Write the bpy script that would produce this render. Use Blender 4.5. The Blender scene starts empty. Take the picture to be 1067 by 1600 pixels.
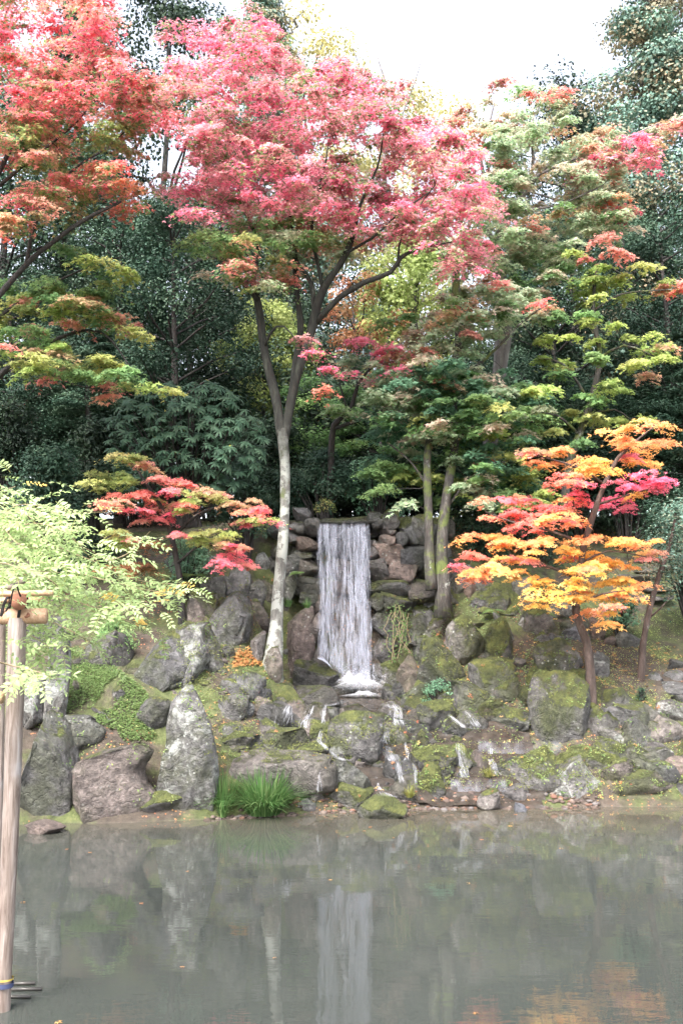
import bpy, bmesh, math, random
import numpy as np
from mathutils import Vector, Matrix

random.seed(7)
RS = np.random.RandomState(11)
scene = bpy.context.scene
COL = scene.collection

# ------------------------------------------------------------------ camera
CAM_Z = 2.5
F_PX = 1600 * 35.0 / 36.0            # focal length in photograph pixels
HORIZON = 1000.0                     # photograph row of the horizon
TH = math.atan((HORIZON - 800) / F_PX)
cam_data = bpy.data.cameras.new('camera')
cam_data.sensor_fit = 'VERTICAL'
cam_data.sensor_height = 36.0
cam_data.lens = 35.0
cam_data.clip_start = 0.1
cam_data.clip_end = 2000
cam = bpy.data.objects.new('camera', cam_data)
cam.location = (0, 0, CAM_Z)
cam.rotation_euler = (math.pi / 2 + TH, 0, 0)
COL.objects.link(cam)
scene.camera = cam

# ------------------------------------------------------------------ light
SUN_EL, SUN_AZ = math.radians(52), math.radians(205)   # azimuth from +Y clockwise: behind and left of the camera
world = bpy.data.worlds.new('World')
scene.world = world
world.use_nodes = True
wn, wl = world.node_tree.nodes, world.node_tree.links
wn.clear()
w_out = wn.new('ShaderNodeOutputWorld')
w_bg = wn.new('ShaderNodeBackground')
w_sky = wn.new('ShaderNodeTexSky')
w_sky.sky_type = 'NISHITA'
w_sky.sun_disc = False
w_sky.sun_elevation = SUN_EL
w_sky.sun_rotation = SUN_AZ
w_sky.dust_density = 4.0
w_sky.air_density = 1.0
w_hs = wn.new('ShaderNodeHueSaturation')
w_hs.inputs['Saturation'].default_value = 0.42          # cloud cover: the blue is veiled
w_hs.inputs['Value'].default_value = 1.0
wl.new(w_sky.outputs[0], w_hs.inputs['Color'])
wl.new(w_hs.outputs[0], w_bg.inputs['Color'])
w_bg.inputs['Strength'].default_value = 0.15
wl.new(w_bg.outputs[0], w_out.inputs['Surface'])

sun_d = bpy.data.lights.new('sun', 'SUN')
sun_d.energy = 1.5
sun_d.angle = math.radians(25)
sun_d.color = (1.0, 0.97, 0.94)
sun = bpy.data.objects.new('sun', sun_d)
sdir = Vector((math.sin(SUN_AZ) * math.cos(SUN_EL), math.cos(SUN_AZ) * math.cos(SUN_EL), math.sin(SUN_EL)))
sun.rotation_euler = (-sdir).to_track_quat('-Z', 'Y').to_euler()
sun.location = (0, 0, 30)
COL.objects.link(sun)

scene.view_settings.view_transform = 'Standard'
scene.view_settings.look = 'None'
scene.view_settings.gamma = 1.0
scene.view_settings.exposure = 2.25
scene.view_settings.use_curve_mapping = False
scene.cycles.max_bounces = 6
scene.cycles.diffuse_bounces = 2
scene.cycles.transmission_bounces = 4
scene.cycles.transparent_max_bounces = 10
scene.cycles.use_adaptive_sampling = True
scene.cycles.adaptive_threshold = 0.03

# ------------------------------------------------------------------ pixels and world
ST, CT = math.sin(TH), math.cos(TH)


def P(px, py, Y):
    """Point at world depth Y seen at photograph pixel (px, py)."""
    cx, cy = (px - 533.5) / F_PX, (800 - py) / F_PX
    t = Y / (CT - cy * ST)
    return np.array((cx * t, Y, CAM_Z + t * (ST + cy * CT)))


def MPP(Y):
    return Y / F_PX                  # metres per photograph pixel at depth Y (near enough)


# ------------------------------------------------------------------ noise
_perm = np.random.RandomState(3).permutation(256)
_perm = np.concatenate([_perm, _perm, _perm])
_val = np.random.RandomState(4).rand(256) * 2 - 1


def vnoise(p):
    p = np.asarray(p, dtype=float)
    i = np.floor(p).astype(int)
    f = p - i
    f = f * f * (3 - 2 * f)
    i &= 255
    x, y, z = i[..., 0], i[..., 1], i[..., 2]
    fx, fy, fz = f[..., 0], f[..., 1], f[..., 2]

    def h(a, b, c):
        return _val[_perm[_perm[_perm[a & 255] + (b & 255)] + (c & 255)] & 255]
    c00 = h(x, y, z) * (1 - fx) + h(x + 1, y, z) * fx
    c10 = h(x, y + 1, z) * (1 - fx) + h(x + 1, y + 1, z) * fx
    c01 = h(x, y, z + 1) * (1 - fx) + h(x + 1, y, z + 1) * fx
    c11 = h(x, y + 1, z + 1) * (1 - fx) + h(x + 1, y + 1, z + 1) * fx
    return (c00 * (1 - fy) + c10 * fy) * (1 - fz) + (c01 * (1 - fy) + c11 * fy) * fz


def fbm(p, oct=4):
    p = np.asarray(p, dtype=float)
    s, a, t = 0, 1.0, 0
    for k in range(oct):
        s = s + a * vnoise(p * (2.03 ** k) + 17.3 * k)
        t += a
        a *= 0.5
    return s / t


# ------------------------------------------------------------------ object helpers
def tag(o, label=None, cat=None, group=None, kind=None):
    if label: o['label'] = label
    if cat: o['category'] = cat
    if group: o['group'] = group
    if kind: o['kind'] = kind
    return o


def empty(name, loc, parent=None):
    o = bpy.data.objects.new(name, None)
    o.location = loc
    o.empty_display_size = 0.2
    COL.objects.link(o)
    if parent: o.parent = parent
    return o


def link(name, me, mat=None, parent=None, loc=None):
    o = bpy.data.objects.new(name, me)
    if mat is not None and not me.materials: me.materials.append(mat)
    COL.objects.link(o)
    if parent is not None: o.parent = parent
    if loc is not None: o.location = loc
    return o


def np_mesh(name, verts, faces, smooth=True, col=None):
    """Mesh from arrays; faces is an (M, k) array (k = 3 or 4)."""
    verts = np.ascontiguousarray(verts, dtype=np.float32)
    faces = np.ascontiguousarray(faces, dtype=np.int32)
    me = bpy.data.meshes.new(name)
    n, (m, k) = len(verts), faces.shape
    me.vertices.add(n)
    me.vertices.foreach_set('co', verts.ravel())
    me.loops.add(m * k)
    me.loops.foreach_set('vertex_index', faces.ravel())
    me.polygons.add(m)
    me.polygons.foreach_set('loop_start', np.arange(m, dtype=np.int32) * k)
    if smooth:
        me.polygons.foreach_set('use_smooth', np.ones(m, dtype=bool))
    if col is not None:
        a = me.attributes.new('Col', 'FLOAT_COLOR', 'POINT')
        c = np.ones((n, 4), dtype=np.float32)
        c[:, :3] = col
        a.data.foreach_set('color', c.ravel())
    me.update(calc_edges=True)
    return me


class MB:
    """Collects tubes, boxes and other shapes into one mesh."""
    def __init__(self):
        self.v, self.f, self.n = [], [], 0

    def add(self, v, f):
        v = np.asarray(v, dtype=float)
        self.v.append(v)
        self.f += [[i + self.n for i in q] for q in f]
        self.n += len(v)

    def tube(self, pts, rad, sides=8, cap=True, wob=0.0):
        pts = np.asarray(pts, dtype=float)
        rad = np.broadcast_to(np.asarray(rad, dtype=float), (len(pts),))
        tg = np.gradient(pts, axis=0)
        tg /= np.linalg.norm(tg, axis=1)[:, None] + 1e-9
        ref = np.array((0.0, 0.0, 1.0)) if abs(tg[0][2]) < 0.8 else np.array((1.0, 0.0, 0.0))
        a = np.cross(tg, ref); a /= np.linalg.norm(a, axis=1)[:, None] + 1e-9
        b = np.cross(tg, a)
        an = np.linspace(0, 2 * math.pi, sides, endpoint=False)
        V = pts[:, None, :] + rad[:, None, None] * (np.cos(an)[None, :, None] * a[:, None, :] + np.sin(an)[None, :, None] * b[:, None, :])
        if wob:
            nz = fbm(V.reshape(-1, 3) * (0.5 / max(rad.max(), .01)), 3).reshape(len(pts), sides)
            V = pts[:, None, :] + (V - pts[:, None, :]) * (1 + wob * nz)[:, :, None]
        V = V.reshape(-1, 3)
        F = []
        for i in range(len(pts) - 1):
            for j in range(sides):
                k = (j + 1) % sides
                F.append([i * sides + j, i * sides + k, (i + 1) * sides + k, (i + 1) * sides + j])
        if cap:
            F.append(list(range(sides))[::-1])
            F.append([(len(pts) - 1) * sides + j for j in range(sides)])
        self.add(V, F)

    def build(self, name, mat, parent=None, smooth=True):
        me = bpy.data.meshes.new(name)
        me.from_pydata(np.concatenate(self.v).tolist(), [], self.f)
        if smooth:
            me.polygons.foreach_set('use_smooth', [True] * len(me.polygons))
        me.update()
        return link(name, me, mat, parent)


# ------------------------------------------------------------------ materials
def nt(name):
    m = bpy.data.materials.new(name)
    m.use_nodes = True
    n, l = m.node_tree.nodes, m.node_tree.links
    n.clear()
    out = n.new('ShaderNodeOutputMaterial')
    return m, n, l, out


def N(n, typ, **kw):
    x = n.new(typ)
    for k, v in kw.items():
        if k in x.inputs: x.inputs[k].default_value = v
        else: setattr(x, k, v)
    return x


def noise(n, l, vec, scale, detail=5, rough=0.55, dist=0.0):
    x = n.new('ShaderNodeTexNoise')
    x.inputs['Scale'].default_value = scale
    x.inputs['Detail'].default_value = detail
    x.inputs['Roughness'].default_value = rough
    x.inputs['Distortion'].default_value = dist
    if vec is not None: l.new(vec, x.inputs['Vector'])
    return x.outputs['Fac']


def ramp(n, l, fac, stops):
    x = n.new('ShaderNodeValToRGB')
    e = x.color_ramp.elements
    while len(e) < len(stops): e.new(0.5)
    for k, (p, c) in enumerate(stops):
        e[k].position = p
        e[k].color = (*c, 1) if len(c) == 3 else c
    l.new(fac, x.inputs['Fac'])
    return x.outputs['Color']


def mix(n, l, fac, a, b, blend='MIX'):
    x = n.new('ShaderNodeMix')
    x.data_type = 'RGBA'
    x.blend_type = blend
    for s, v in ((x.inputs[0], fac), (x.inputs[6], a), (x.inputs[7], b)):
        if hasattr(v, 'links'): l.new(v, s)
        elif isinstance(v, (int, float)): s.default_value = v
        else: s.default_value = (*v, 1)
    return x.outputs[2]


def mth(n, l, op, a, b=None, c=None, clamp=False):
    x = n.new('ShaderNodeMath')
    x.operation = op
    x.use_clamp = clamp
    for s, v in zip(x.inputs, (a, b, c)):
        if v is None: continue
        if hasattr(v, 'links'): l.new(v, s)
        else: s.default_value = v
    return x.outputs[0]


def smooth(n, l, v, lo, hi):
    x = n.new('ShaderNodeMapRange')
    x.interpolation_type = 'SMOOTHSTEP'
    for k, s in (('Value', v), ('From Min', lo), ('From Max', hi)):
        if hasattr(s, 'links'): l.new(s, x.inputs[k])
        else: x.inputs[k].default_value = s
    return x.outputs[0]


def bump(n, l, h, strength=0.5, dist=0.02, normal=None):
    x = n.new('ShaderNodeBump')
    x.inputs['Strength'].default_value = strength
    x.inputs['Distance'].default_value = dist
    l.new(h, x.inputs['Height'])
    if normal is not None: l.new(normal, x.inputs['Normal'])
    return x.outputs[0]


def make_rock_mat():
    m, n, l, out = nt('mossy rock')
    g = n.new('ShaderNodeNewGeometry')
    oi = n.new('ShaderNodeObjectInfo')
    pos = g.outputs['Position']
    sep = n.new('ShaderNodeSeparateColor'); l.new(oi.outputs['Color'], sep.inputs[0])
    moss_a, lich_a, tint_a, wet_a = sep.outputs[0], sep.outputs[1], sep.outputs[2], oi.outputs['Alpha']
    xyz = n.new('ShaderNodeSeparateXYZ'); l.new(g.outputs['Normal'], xyz.inputs[0])
    nb = noise(n, l, pos, 1.6, 6, 0.6, 0.4)
    nf = noise(n, l, pos, 9.0, 6, 0.7)
    ng = noise(n, l, pos, 40.0, 3, 0.6)
    stone = ramp(n, l, nf, [(0.28, (0.042, 0.041, 0.041)), (0.44, (0.098, 0.095, 0.094)), (0.58, (0.165, 0.160, 0.157)), (0.76, (0.31, 0.305, 0.30))])
    big = ramp(n, l, nb, [(0.3, (0.6, 0.58, 0.56)), (0.7, (1.3, 1.28, 1.27))])
    stone = mix(n, l, 1.0, stone, big, 'MULTIPLY')
    warm = ramp(n, l, tint_a, [(0.0, (0.86, 0.95, 1.12)), (0.5, (1.0, 1.0, 1.0)), (1.0, (1.3, 0.98, 0.86))])
    stone = mix(n, l, 1.0, stone, warm, 'MULTIPLY')
    rnd = ramp(n, l, oi.outputs['Random'], [(0.0, (0.72, 0.72, 0.74)), (1.0, (1.2, 1.18, 1.15))])
    stone = mix(n, l, 1.0, stone, rnd, 'MULTIPLY')
    # thin green algae film over the damp faces
    na = noise(n, l, pos, 1.1, 6, 0.7, 0.5)
    alg = mth(n, l, 'MULTIPLY', smooth(n, l, na, 0.42, 0.62), mth(n, l, 'MINIMUM', mth(n, l, 'MULTIPLY', moss_a, 1.5), 0.85))
    stone = mix(n, l, alg, stone, ramp(n, l, nf, [(0.3, (0.022, 0.026, 0.010)), (0.6, (0.065, 0.075, 0.026)), (0.8, (0.13, 0.14, 0.05))]))
    # lichen: pale crusts of its own shape
    nl = noise(n, l, pos, 3.1, 8, 0.72, 0.6)
    thr = mth(n, l, 'SUBTRACT', 0.80, mth(n, l, 'MULTIPLY', lich_a, 0.36))
    lm = smooth(n, l, nl, thr, mth(n, l, 'ADD', thr, 0.13))
    lcol = ramp(n, l, nf, [(0.3, (0.15, 0.16, 0.135)), (0.7, (0.42, 0.42, 0.40))])
    stone = mix(n, l, lm, stone, lcol)
    vo = n.new('ShaderNodeTexVoronoi'); vo.inputs['Scale'].default_value = 11; l.new(pos, vo.inputs['Vector'])
    spot = mth(n, l, 'MULTIPLY', smooth(n, l, vo.outputs['Distance'], 0.24, 0.14), smooth(n, l, nb, 0.5, 0.6))
    spot = mth(n, l, 'MULTIPLY', spot, mth(n, l, 'MINIMUM', mth(n, l, 'MULTIPLY', lich_a, 2.0), 1.0))
    stone = mix(n, l, spot, stone, (0.36, 0.37, 0.34))
    # moss grows on what faces up
    nm = noise(n, l, pos, 2.6, 7, 0.68, 0.3)
    up = mth(n, l, 'MULTIPLY', xyz.outputs[2], 0.42)
    mv = mth(n, l, 'ADD', mth(n, l, 'ADD', nm, up), mth(n, l, 'MULTIPLY', mth(n, l, 'SUBTRACT', nf, 0.5), 0.35))
    mt = mth(n, l, 'SUBTRACT', 1.02, mth(n, l, 'MULTIPLY', moss_a, 0.62))
    mm = smooth(n, l, mv, mt, mth(n, l, 'ADD', mt, 0.16))
    mcol = ramp(n, l, noise(n, l, pos, 6.0, 5, 0.7), [(0.25, (0.03, 0.036, 0.011)), (0.5, (0.078, 0.09, 0.024)), (0.75, (0.185, 0.195, 0.05))])
    colr = mix(n, l, mm, stone, mcol)
    dark = mth(n, l, 'SUBTRACT', 1.0, mth(n, l, 'MULTIPLY', wet_a, 0.5))
    hsv = n.new('ShaderNodeHueSaturation'); l.new(colr, hsv.inputs['Color']); l.new(dark, hsv.inputs['Value'])
    b = n.new('ShaderNodeBsdfPrincipled')
    l.new(hsv.outputs[0], b.inputs['Base Color'])
    ro = mth(n, l, 'SUBTRACT', 0.9, mth(n, l, 'MULTIPLY', wet_a, 0.65))
    l.new(mth(n, l, 'MAXIMUM', ro, mth(n, l, 'MULTIPLY', mm, 0.9)), b.inputs['Roughness'])
    cr = n.new('ShaderNodeTexVoronoi'); cr.feature = 'DISTANCE_TO_EDGE'; cr.inputs['Scale'].default_value = 2.6
    wv_ = n.new('ShaderNodeVectorMath'); wv_.operation = 'ADD'; l.new(pos, wv_.inputs[0])
    wn_ = n.new('ShaderNodeTexNoise'); wn_.inputs['Scale'].default_value = 2.0; wn_.inputs['Detail'].default_value = 6; l.new(pos, wn_.inputs['Vector'])
    l.new(wn_.outputs['Color'], wv_.inputs[1]); l.new(wv_.outputs[0], cr.inputs['Vector'])
    crack = smooth(n, l, cr.outputs['Distance'], 0.0, 0.05)
    h1 = mth(n, l, 'ADD', mth(n, l, 'MULTIPLY', nf, 1.0), mth(n, l, 'MULTIPLY', ng, 0.25))
    h1 = mth(n, l, 'ADD', h1, mth(n, l, 'MULTIPLY', mm, mth(n, l, 'ADD', 0.25, mth(n, l, 'MULTIPLY', ng, 0.5))))
    h1 = mth(n, l, 'ADD', h1, mth(n, l, 'MULTIPLY', crack, 0.16))
    l.new(bump(n, l, h1, 1.0, 0.10), b.inputs['Normal'])
    l.new(b.outputs[0], out.inputs[0])
    return m


def make_ground_mat():
    m, n, l, out = nt('mossy earth')
    g = n.new('ShaderNodeNewGeometry'); pos = g.outputs['Position']
    xyz = n.new('ShaderNodeSeparateXYZ'); l.new(g.outputs['Normal'], xyz.inputs[0])
    pz = n.new('ShaderNodeSeparateXYZ'); l.new(pos, pz.inputs[0])
    n1 = noise(n, l, pos, 0.9, 6, 0.65, 0.3)
    n2 = noise(n, l, pos, 7.0, 6, 0.7)
    n3 = noise(n, l, pos, 45.0, 3, 0.6)
    soil = ramp(n, l, n2, [(0.3, (0.03, 0.023, 0.017)), (0.55, (0.075, 0.058, 0.044)), (0.75, (0.14, 0.115, 0.09))])
    moss = ramp(n, l, n2, [(0.3, (0.035, 0.046, 0.014)), (0.55, (0.085, 0.10, 0.034)), (0.8, (0.18, 0.185, 0.075))])
    c = mix(n, l, smooth(n, l, n1, 0.42, 0.58), soil, moss)
    vo = n.new('ShaderNodeTexVoronoi'); vo.inputs['Scale'].default_value = 16; l.new(pos, vo.inputs['Vector'])
    lit = mth(n, l, 'MULTIPLY', smooth(n, l, vo.outputs['Distance'], 0.26, 0.18), smooth(n, l, noise(n, l, pos, 1.4, 4), 0.5, 0.6))
    lc = ramp(n, l, vo.outputs['Color'], [(0.2, (0.30, 0.10, 0.05)), (0.5, (0.34, 0.2, 0.08)), (0.8, (0.42, 0.16, 0.08))])
    c = mix(n, l, lit, c, lc)
    bed = smooth(n, l, pz.outputs[2], 0.05, -0.1)
    c = mix(n, l, bed, c, (0.10, 0.09, 0.07))
    b = n.new('ShaderNodeBsdfPrincipled')
    l.new(c, b.inputs['Base Color']); b.inputs['Roughness'].default_value = 0.95
    hh = mth(n, l, 'ADD', n2, mth(n, l, 'MULTIPLY', n3, 0.4))
    l.new(bump(n, l, hh, 0.9, 0.07), b.inputs['Normal'])
    l.new(b.outputs[0], out.inputs[0])
    return m


def make_leaf_mat(name, trans=0.45, rough=0.55, spec=0.3, boost=1.25):
    m, n, l, out = nt(name)
    at = N(n, 'ShaderNodeAttribute', attribute_name='Col')
    b = n.new('ShaderNodeBsdfPrincipled')
    l.new(at.outputs['Color'], b.inputs['Base Color'])
    b.inputs['Roughness'].default_value = rough
    b.inputs['Specular IOR Level'].default_value = spec
    t = n.new('ShaderNodeBsdfTranslucent')
    l.new(mix(n, l, 1.0, at.outputs['Color'], (boost, boost, boost), 'MULTIPLY'), t.inputs[0])
    mx = n.new('ShaderNodeMixShader'); mx.inputs[0].default_value = trans
    l.new(b.outputs[0], mx.inputs[1]); l.new(t.outputs[0], mx.inputs[2])
    l.new(mx.outputs[0], out.inputs[0])
    return m


def make_bark_mat(name, dark, mid, pale, moss_amt, lich, high=None):
    m, n, l, out = nt(name)
    g = n.new('ShaderNodeNewGeometry'); pos = g.outputs['Position']
    mp = n.new('ShaderNodeMapping'); mp.inputs['Scale'].default_value = (1, 1, 0.25); l.new(pos, mp.inputs['Vector'])
    nf = noise(n, l, mp.outputs[0], 14, 6, 0.7, 0.5)
    c = ramp(n, l, nf, [(0.3, dark), (0.55, mid), (0.75, pale)])
    nl = noise(n, l, pos, 3.5, 7, 0.7, 0.4)
    c = mix(n, l, smooth(n, l, nl, 0.66 - lich * .2, 0.72 - lich * .2), c, (0.29, 0.30, 0.27))
    nm = noise(n, l, pos, 2.2, 6, 0.7, 0.3)
    mc = ramp(n, l, nf, [(0.3, (0.04, 0.055, 0.015)), (0.7, (0.13, 0.16, 0.04))])
    c = mix(n, l, smooth(n, l, nm, 0.7 - moss_amt * .3, 0.8 - moss_amt * .3), c, mc)
    if high:                                # older, darker bark higher up
        sz = n.new('ShaderNodeSeparateXYZ'); l.new(pos, sz.inputs[0])
        hz = mth(n, l, 'ADD', sz.outputs[2], mth(n, l, 'MULTIPLY', mth(n, l, 'SUBTRACT', nm, 0.5), 3.0))
        c = mix(n, l, smooth(n, l, hz, *high), c, ramp(n, l, nf, [(0.3, (0.011, 0.010, 0.009)), (0.55, (0.026, 0.026, 0.021)), (0.75, (0.075, 0.08, 0.06))]))
    b = n.new('ShaderNodeBsdfPrincipled')
    l.new(c, b.inputs['Base Color']); b.inputs['Roughness'].default_value = 0.9
    l.new(bump(n, l, nf, 0.8, 0.03), b.inputs['Normal'])
    l.new(b.outputs[0], out.inputs[0])
    return m


def make_pond_mat():
    m, n, l, out = nt('murky pond water')
    g = n.new('ShaderNodeNewGeometry'); pos = g.outputs['Position']
    mp = n.new('ShaderNodeMapping'); mp.inputs['Scale'].default_value = (0.6, 1.7, 1); l.new(pos, mp.inputs['Vector'])
    w1 = noise(n, l, mp.outputs[0], 3.5, 3, 0.5, 0.3)
    w2 = noise(n, l, mp.outputs[0], 14.0, 3, 0.55, 0.2)
    h = mth(n, l, 'ADD', mth(n, l, 'MULTIPLY', w1, 0.8), mth(n, l, 'MULTIPLY', w2, 0.10))
    b = n.new('ShaderNodeBsdfPrincipled')
    silt = ramp(n, l, noise(n, l, pos, 0.35, 4, 0.5), [(0.35, (0.038, 0.043, 0.038)), (0.65, (0.052, 0.056, 0.050))])
    sp = n.new('ShaderNodeSeparateXYZ'); l.new(pos, sp.inputs[0])
    sh = mth(n, l, 'ADD', sp.outputs[1], mth(n, l, 'MULTIPLY', noise(n, l, pos, 0.8, 4), 2.5))
    # the silty bottom shows through where the pond is shallow
    silt = mix(n, l, mth(n, l, 'MULTIPLY', smooth(n, l, sh, 13.2, 16.6), 0.75), silt, (0.085, 0.072, 0.052))
    l.new(silt, b.inputs['Base Color'])
    b.inputs['Roughness'].default_value = 0.015
    b.inputs['IOR'].default_value = 1.42
    l.new(bump(n, l, h, 0.045, 0.03), b.inputs['Normal'])
    l.new(b.outputs[0], out.inputs[0])
    return m


def make_stream_mat():
    m, n, l, out = nt('shallow stream water')
    g = n.new('ShaderNodeNewGeometry'); pos = g.outputs['Position']
    h = noise(n, l, pos, 12, 4, 0.6, 0.5)
    b = n.new('ShaderNodeBsdfPrincipled')
    l.new(ramp(n, l, noise(n, l, pos, 5, 5, 0.65), [(0.3, (0.02, 0.017, 0.015)), (0.6, (0.05, 0.042, 0.035)), (0.8, (0.09, 0.07, 0.055))]), b.inputs['Base Color'])
    b.inputs['Roughness'].default_value = 0.08
    b.inputs['IOR'].default_value = 1.333
    l.new(bump(n, l, h, 0.4, 0.04), b.inputs['Normal'])
    l.new(b.outputs[0], out.inputs[0])
    return m


def make_white_water(name, base=(0.78, 0.80, 0.86), alpha=0.75):
    m, n, l, out = nt(name)
    at = N(n, 'ShaderNodeAttribute', attribute_name='Col')
    b = n.new('ShaderNodeBsdfPrincipled')
    b.inputs['Base Color'].default_value = (*base, 1)
    b.inputs['Roughness'].default_value = 0.35
    tr = n.new('ShaderNodeBsdfTranslucent'); tr.inputs[0].default_value = (*base, 1)
    mx = n.new('ShaderNodeMixShader'); mx.inputs[0].default_value = 0.4
    l.new(b.outputs[0], mx.inputs[1]); l.new(tr.outputs[0], mx.inputs[2])
    tp = n.new('ShaderNodeBsdfTransparent')
    m2 = n.new('ShaderNodeMixShader')
    l.new(mth(n, l, 'MULTIPLY', at.outputs['Fac'], alpha), m2.inputs[0])
    l.new(tp.outputs[0], m2.inputs[1]); l.new(mx.outputs[0], m2.inputs[2])
    l.new(m2.outputs[0], out.inputs[0])
    return m


def make_wood_mat(name, a, bb, c3, scale=(14, 14, 1.2)):
    m, n, l, out = nt(name)
    tc = n.new('ShaderNodeTexCoord')
    mp = n.new('ShaderNodeMapping'); mp.inputs['Scale'].default_value = scale; l.new(tc.outputs['Object'], mp.inputs['Vector'])
    f = noise(n, l, mp.outputs[0], 2.5, 6, 0.65, 0.6)
    c = ramp(n, l, f, [(0.3, a), (0.55, bb), (0.75, c3)])
    k = noise(n, l, tc.outputs['Object'], 1.7, 4, 0.6)
    c = mix(n, l, smooth(n, l, k, 0.55, 0.75), c, (0.34, 0.32, 0.32))
    b = n.new('ShaderNodeBsdfPrincipled'); l.new(c, b.inputs['Base Color']); b.inputs['Roughness'].default_value = 0.65
    l.new(bump(n, l, f, 0.35, 0.01), b.inputs['Normal'])
    l.new(b.outputs[0], out.inputs[0])
    return m


def make_plain(name, c, rough=0.8):
    m, n, l, out = nt(name)
    g = n.new('ShaderNodeNewGeometry')
    f = noise(n, l, g.outputs['Position'], 30, 4, 0.6)
    b = n.new('ShaderNodeBsdfPrincipled')
    l.new(mix(n, l, f, tuple(x * 0.7 for x in c), tuple(min(x * 1.3, 1) for x in c)), b.inputs['Base Color'])
    b.inputs['Roughness'].default_value = rough
    l.new(bump(n, l, f, 0.3, 0.01), b.inputs['Normal'])
    l.new(b.outputs[0], out.inputs[0])
    return m


M = dict(
    rock=make_rock_mat(), ground=make_ground_mat(),
    maple=make_leaf_mat('maple leaves', 0.52, 0.6, 0.25, 1.25),
    glossy=make_leaf_mat('glossy evergreen leaves', 0.2, 0.55, 0.22, 1.0),
    fern=make_leaf_mat('soft green leaves', 0.4, 0.6, 0.25, 1.2),
    litter=make_leaf_mat('fallen leaves', 0.1, 0.8, 0.2, 1.0),
    bark=make_bark_mat('maple bark', (0.02, 0.017, 0.015), (0.06, 0.053, 0.047), (0.16, 0.147, 0.135), 0.7, 0.4),
    bark_pale=make_bark_mat('lichened maple bark', (0.05, 0.046, 0.04), (0.15, 0.145, 0.13), (0.30, 0.30, 0.27), 0.5, 0.95, (4.6, 6.8)),
    bark_red=make_bark_mat('brown bark', (0.03, 0.02, 0.016), (0.085, 0.06, 0.05), (0.17, 0.13, 0.115), 0.1, 0.1),
    bark_grey=make_bark_mat('smooth grey bark', (0.08, 0.07, 0.07), (0.2, 0.18, 0.18), (0.32, 0.3, 0.3), 0.0, 0.3),
    bark_dark=make_bark_mat('dark bark', (0.012, 0.011, 0.01), (0.035, 0.03, 0.028), (0.08, 0.07, 0.065), 0.2, 0.1),
    pond=make_pond_mat(), stream=make_stream_mat(),
    fall=make_white_water('falling water', (0.60, 0.62, 0.72), 0.5), foam=make_white_water('foam', (0.70, 0.71, 0.75), 0.8),
    wood=make_wood_mat('weathered post wood', (0.07, 0.045, 0.032), (0.22, 0.175, 0.15), (0.36, 0.32, 0.30)),
    log=make_wood_mat('peeled log', (0.30, 0.16, 0.09), (0.50, 0.32, 0.20), (0.60, 0.45, 0.34), (2, 14, 14)),
    logend=make_plain('sawn log end', (0.30, 0.13, 0.08)),
    bamboo=make_wood_mat('bamboo pole', (0.36, 0.20, 0.11), (0.52, 0.34, 0.20), (0.62, 0.46, 0.32), (1, 10, 10)),
    rope=make_plain('black rope', (0.012, 0.011, 0.011)),
    twig=make_plain('grey twig', (0.16, 0.13, 0.10)),
    vine=make_plain('vine stem', (0.26, 0.20, 0.12)),
    gravel=make_plain('brown pebbles', (0.20, 0.145, 0.115)),
    blue=make_plain('blue band', (0.035, 0.045, 0.10)), yellow=make_plain('yellow band', (0.45, 0.33, 0.06)),
    board=make_plain('wet dark board', (0.05, 0.045, 0.04), 0.3),
)

# ------------------------------------------------------------------ terrain
def shore_Y(x):
    """Depth of the far waterline at world x."""
    return np.interp(x, [-12, -4.5, -2.6, -1.6, -0.5, 0.3, 1.0, 3.0, 5.5, 12], [13.4, 14.15, 14.3, 14.6, 15.0, 15.2, 15.35, 15.5, 15.55, 15.2])


_cp = []
for px, py, Y in [
    # left bank
    (-260, 1150, 15.0), (-150, 1060, 16.5), (-200, 960, 19), (20, 1150, 15.0), (100, 1150, 15.1), (170, 1140, 15.2), (170, 1075, 16.0), (200, 1042, 16.8),
    (90, 1010, 16.9), (235, 1010, 17.3), (350, 1052, 16.8), (385, 1012, 17.5), (340, 1105, 16.1), (330, 950, 18.3), (200, 940, 18.5),
    (60, 930, 18.5), (400, 900, 19.2), (300, 870, 19.6), (150, 860, 20), (350, 1160, 15.6), (420, 1188, 15.5), (480, 1190, 15.6), (300, 1240, 14.75), (400, 1225, 15.1),
    (430, 1050, 17.4), (440, 1100, 17.0), (470, 1135, 16.7),
    # basin and cascade
    (505, 1086, 18.9), (560, 1090, 18.7), (600, 1092, 18.8), (560, 1112, 17.8), (640, 1112, 17.8), (600, 1128, 17.2), (520, 1130, 17.0), (560, 1168, 16.5), (640, 1165, 16.6), (620, 1205, 15.95),
    (690, 1140, 17.0), (690, 1180, 16.4), (760, 1152, 16.7), (820, 1153, 16.7), (860, 1150, 16.9), (720, 1215, 15.85), (560, 1225, 15.5), (650, 1243, 15.45), (760, 1246, 15.5), (850, 1246, 15.55),
    # right bank
    (640, 1060, 18.4), (700, 1060, 18.0), (680, 965, 19.3), (695, 912, 19.9), (760, 935, 19.5), (765, 1062, 17.8), (820, 1100, 17.2), (705, 1105, 17.5),
    (880, 1125, 16.9), (918, 1092, 17.0), (1000, 1066, 17.8), (1065, 1010, 19), (1065, 945, 21), (905, 962, 19.3), (950, 1150, 16.5), (1060, 1150, 16.7), (1000, 1200, 16.1),
    (1180, 1010, 18.5), (1250, 1130, 16.5), (1200, 920, 21), (850, 1010, 18.6), (960, 1010, 18.8), (900, 1190, 16.1),
]:
    p = P(px, py, Y)
    _cp.append(p)
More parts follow.
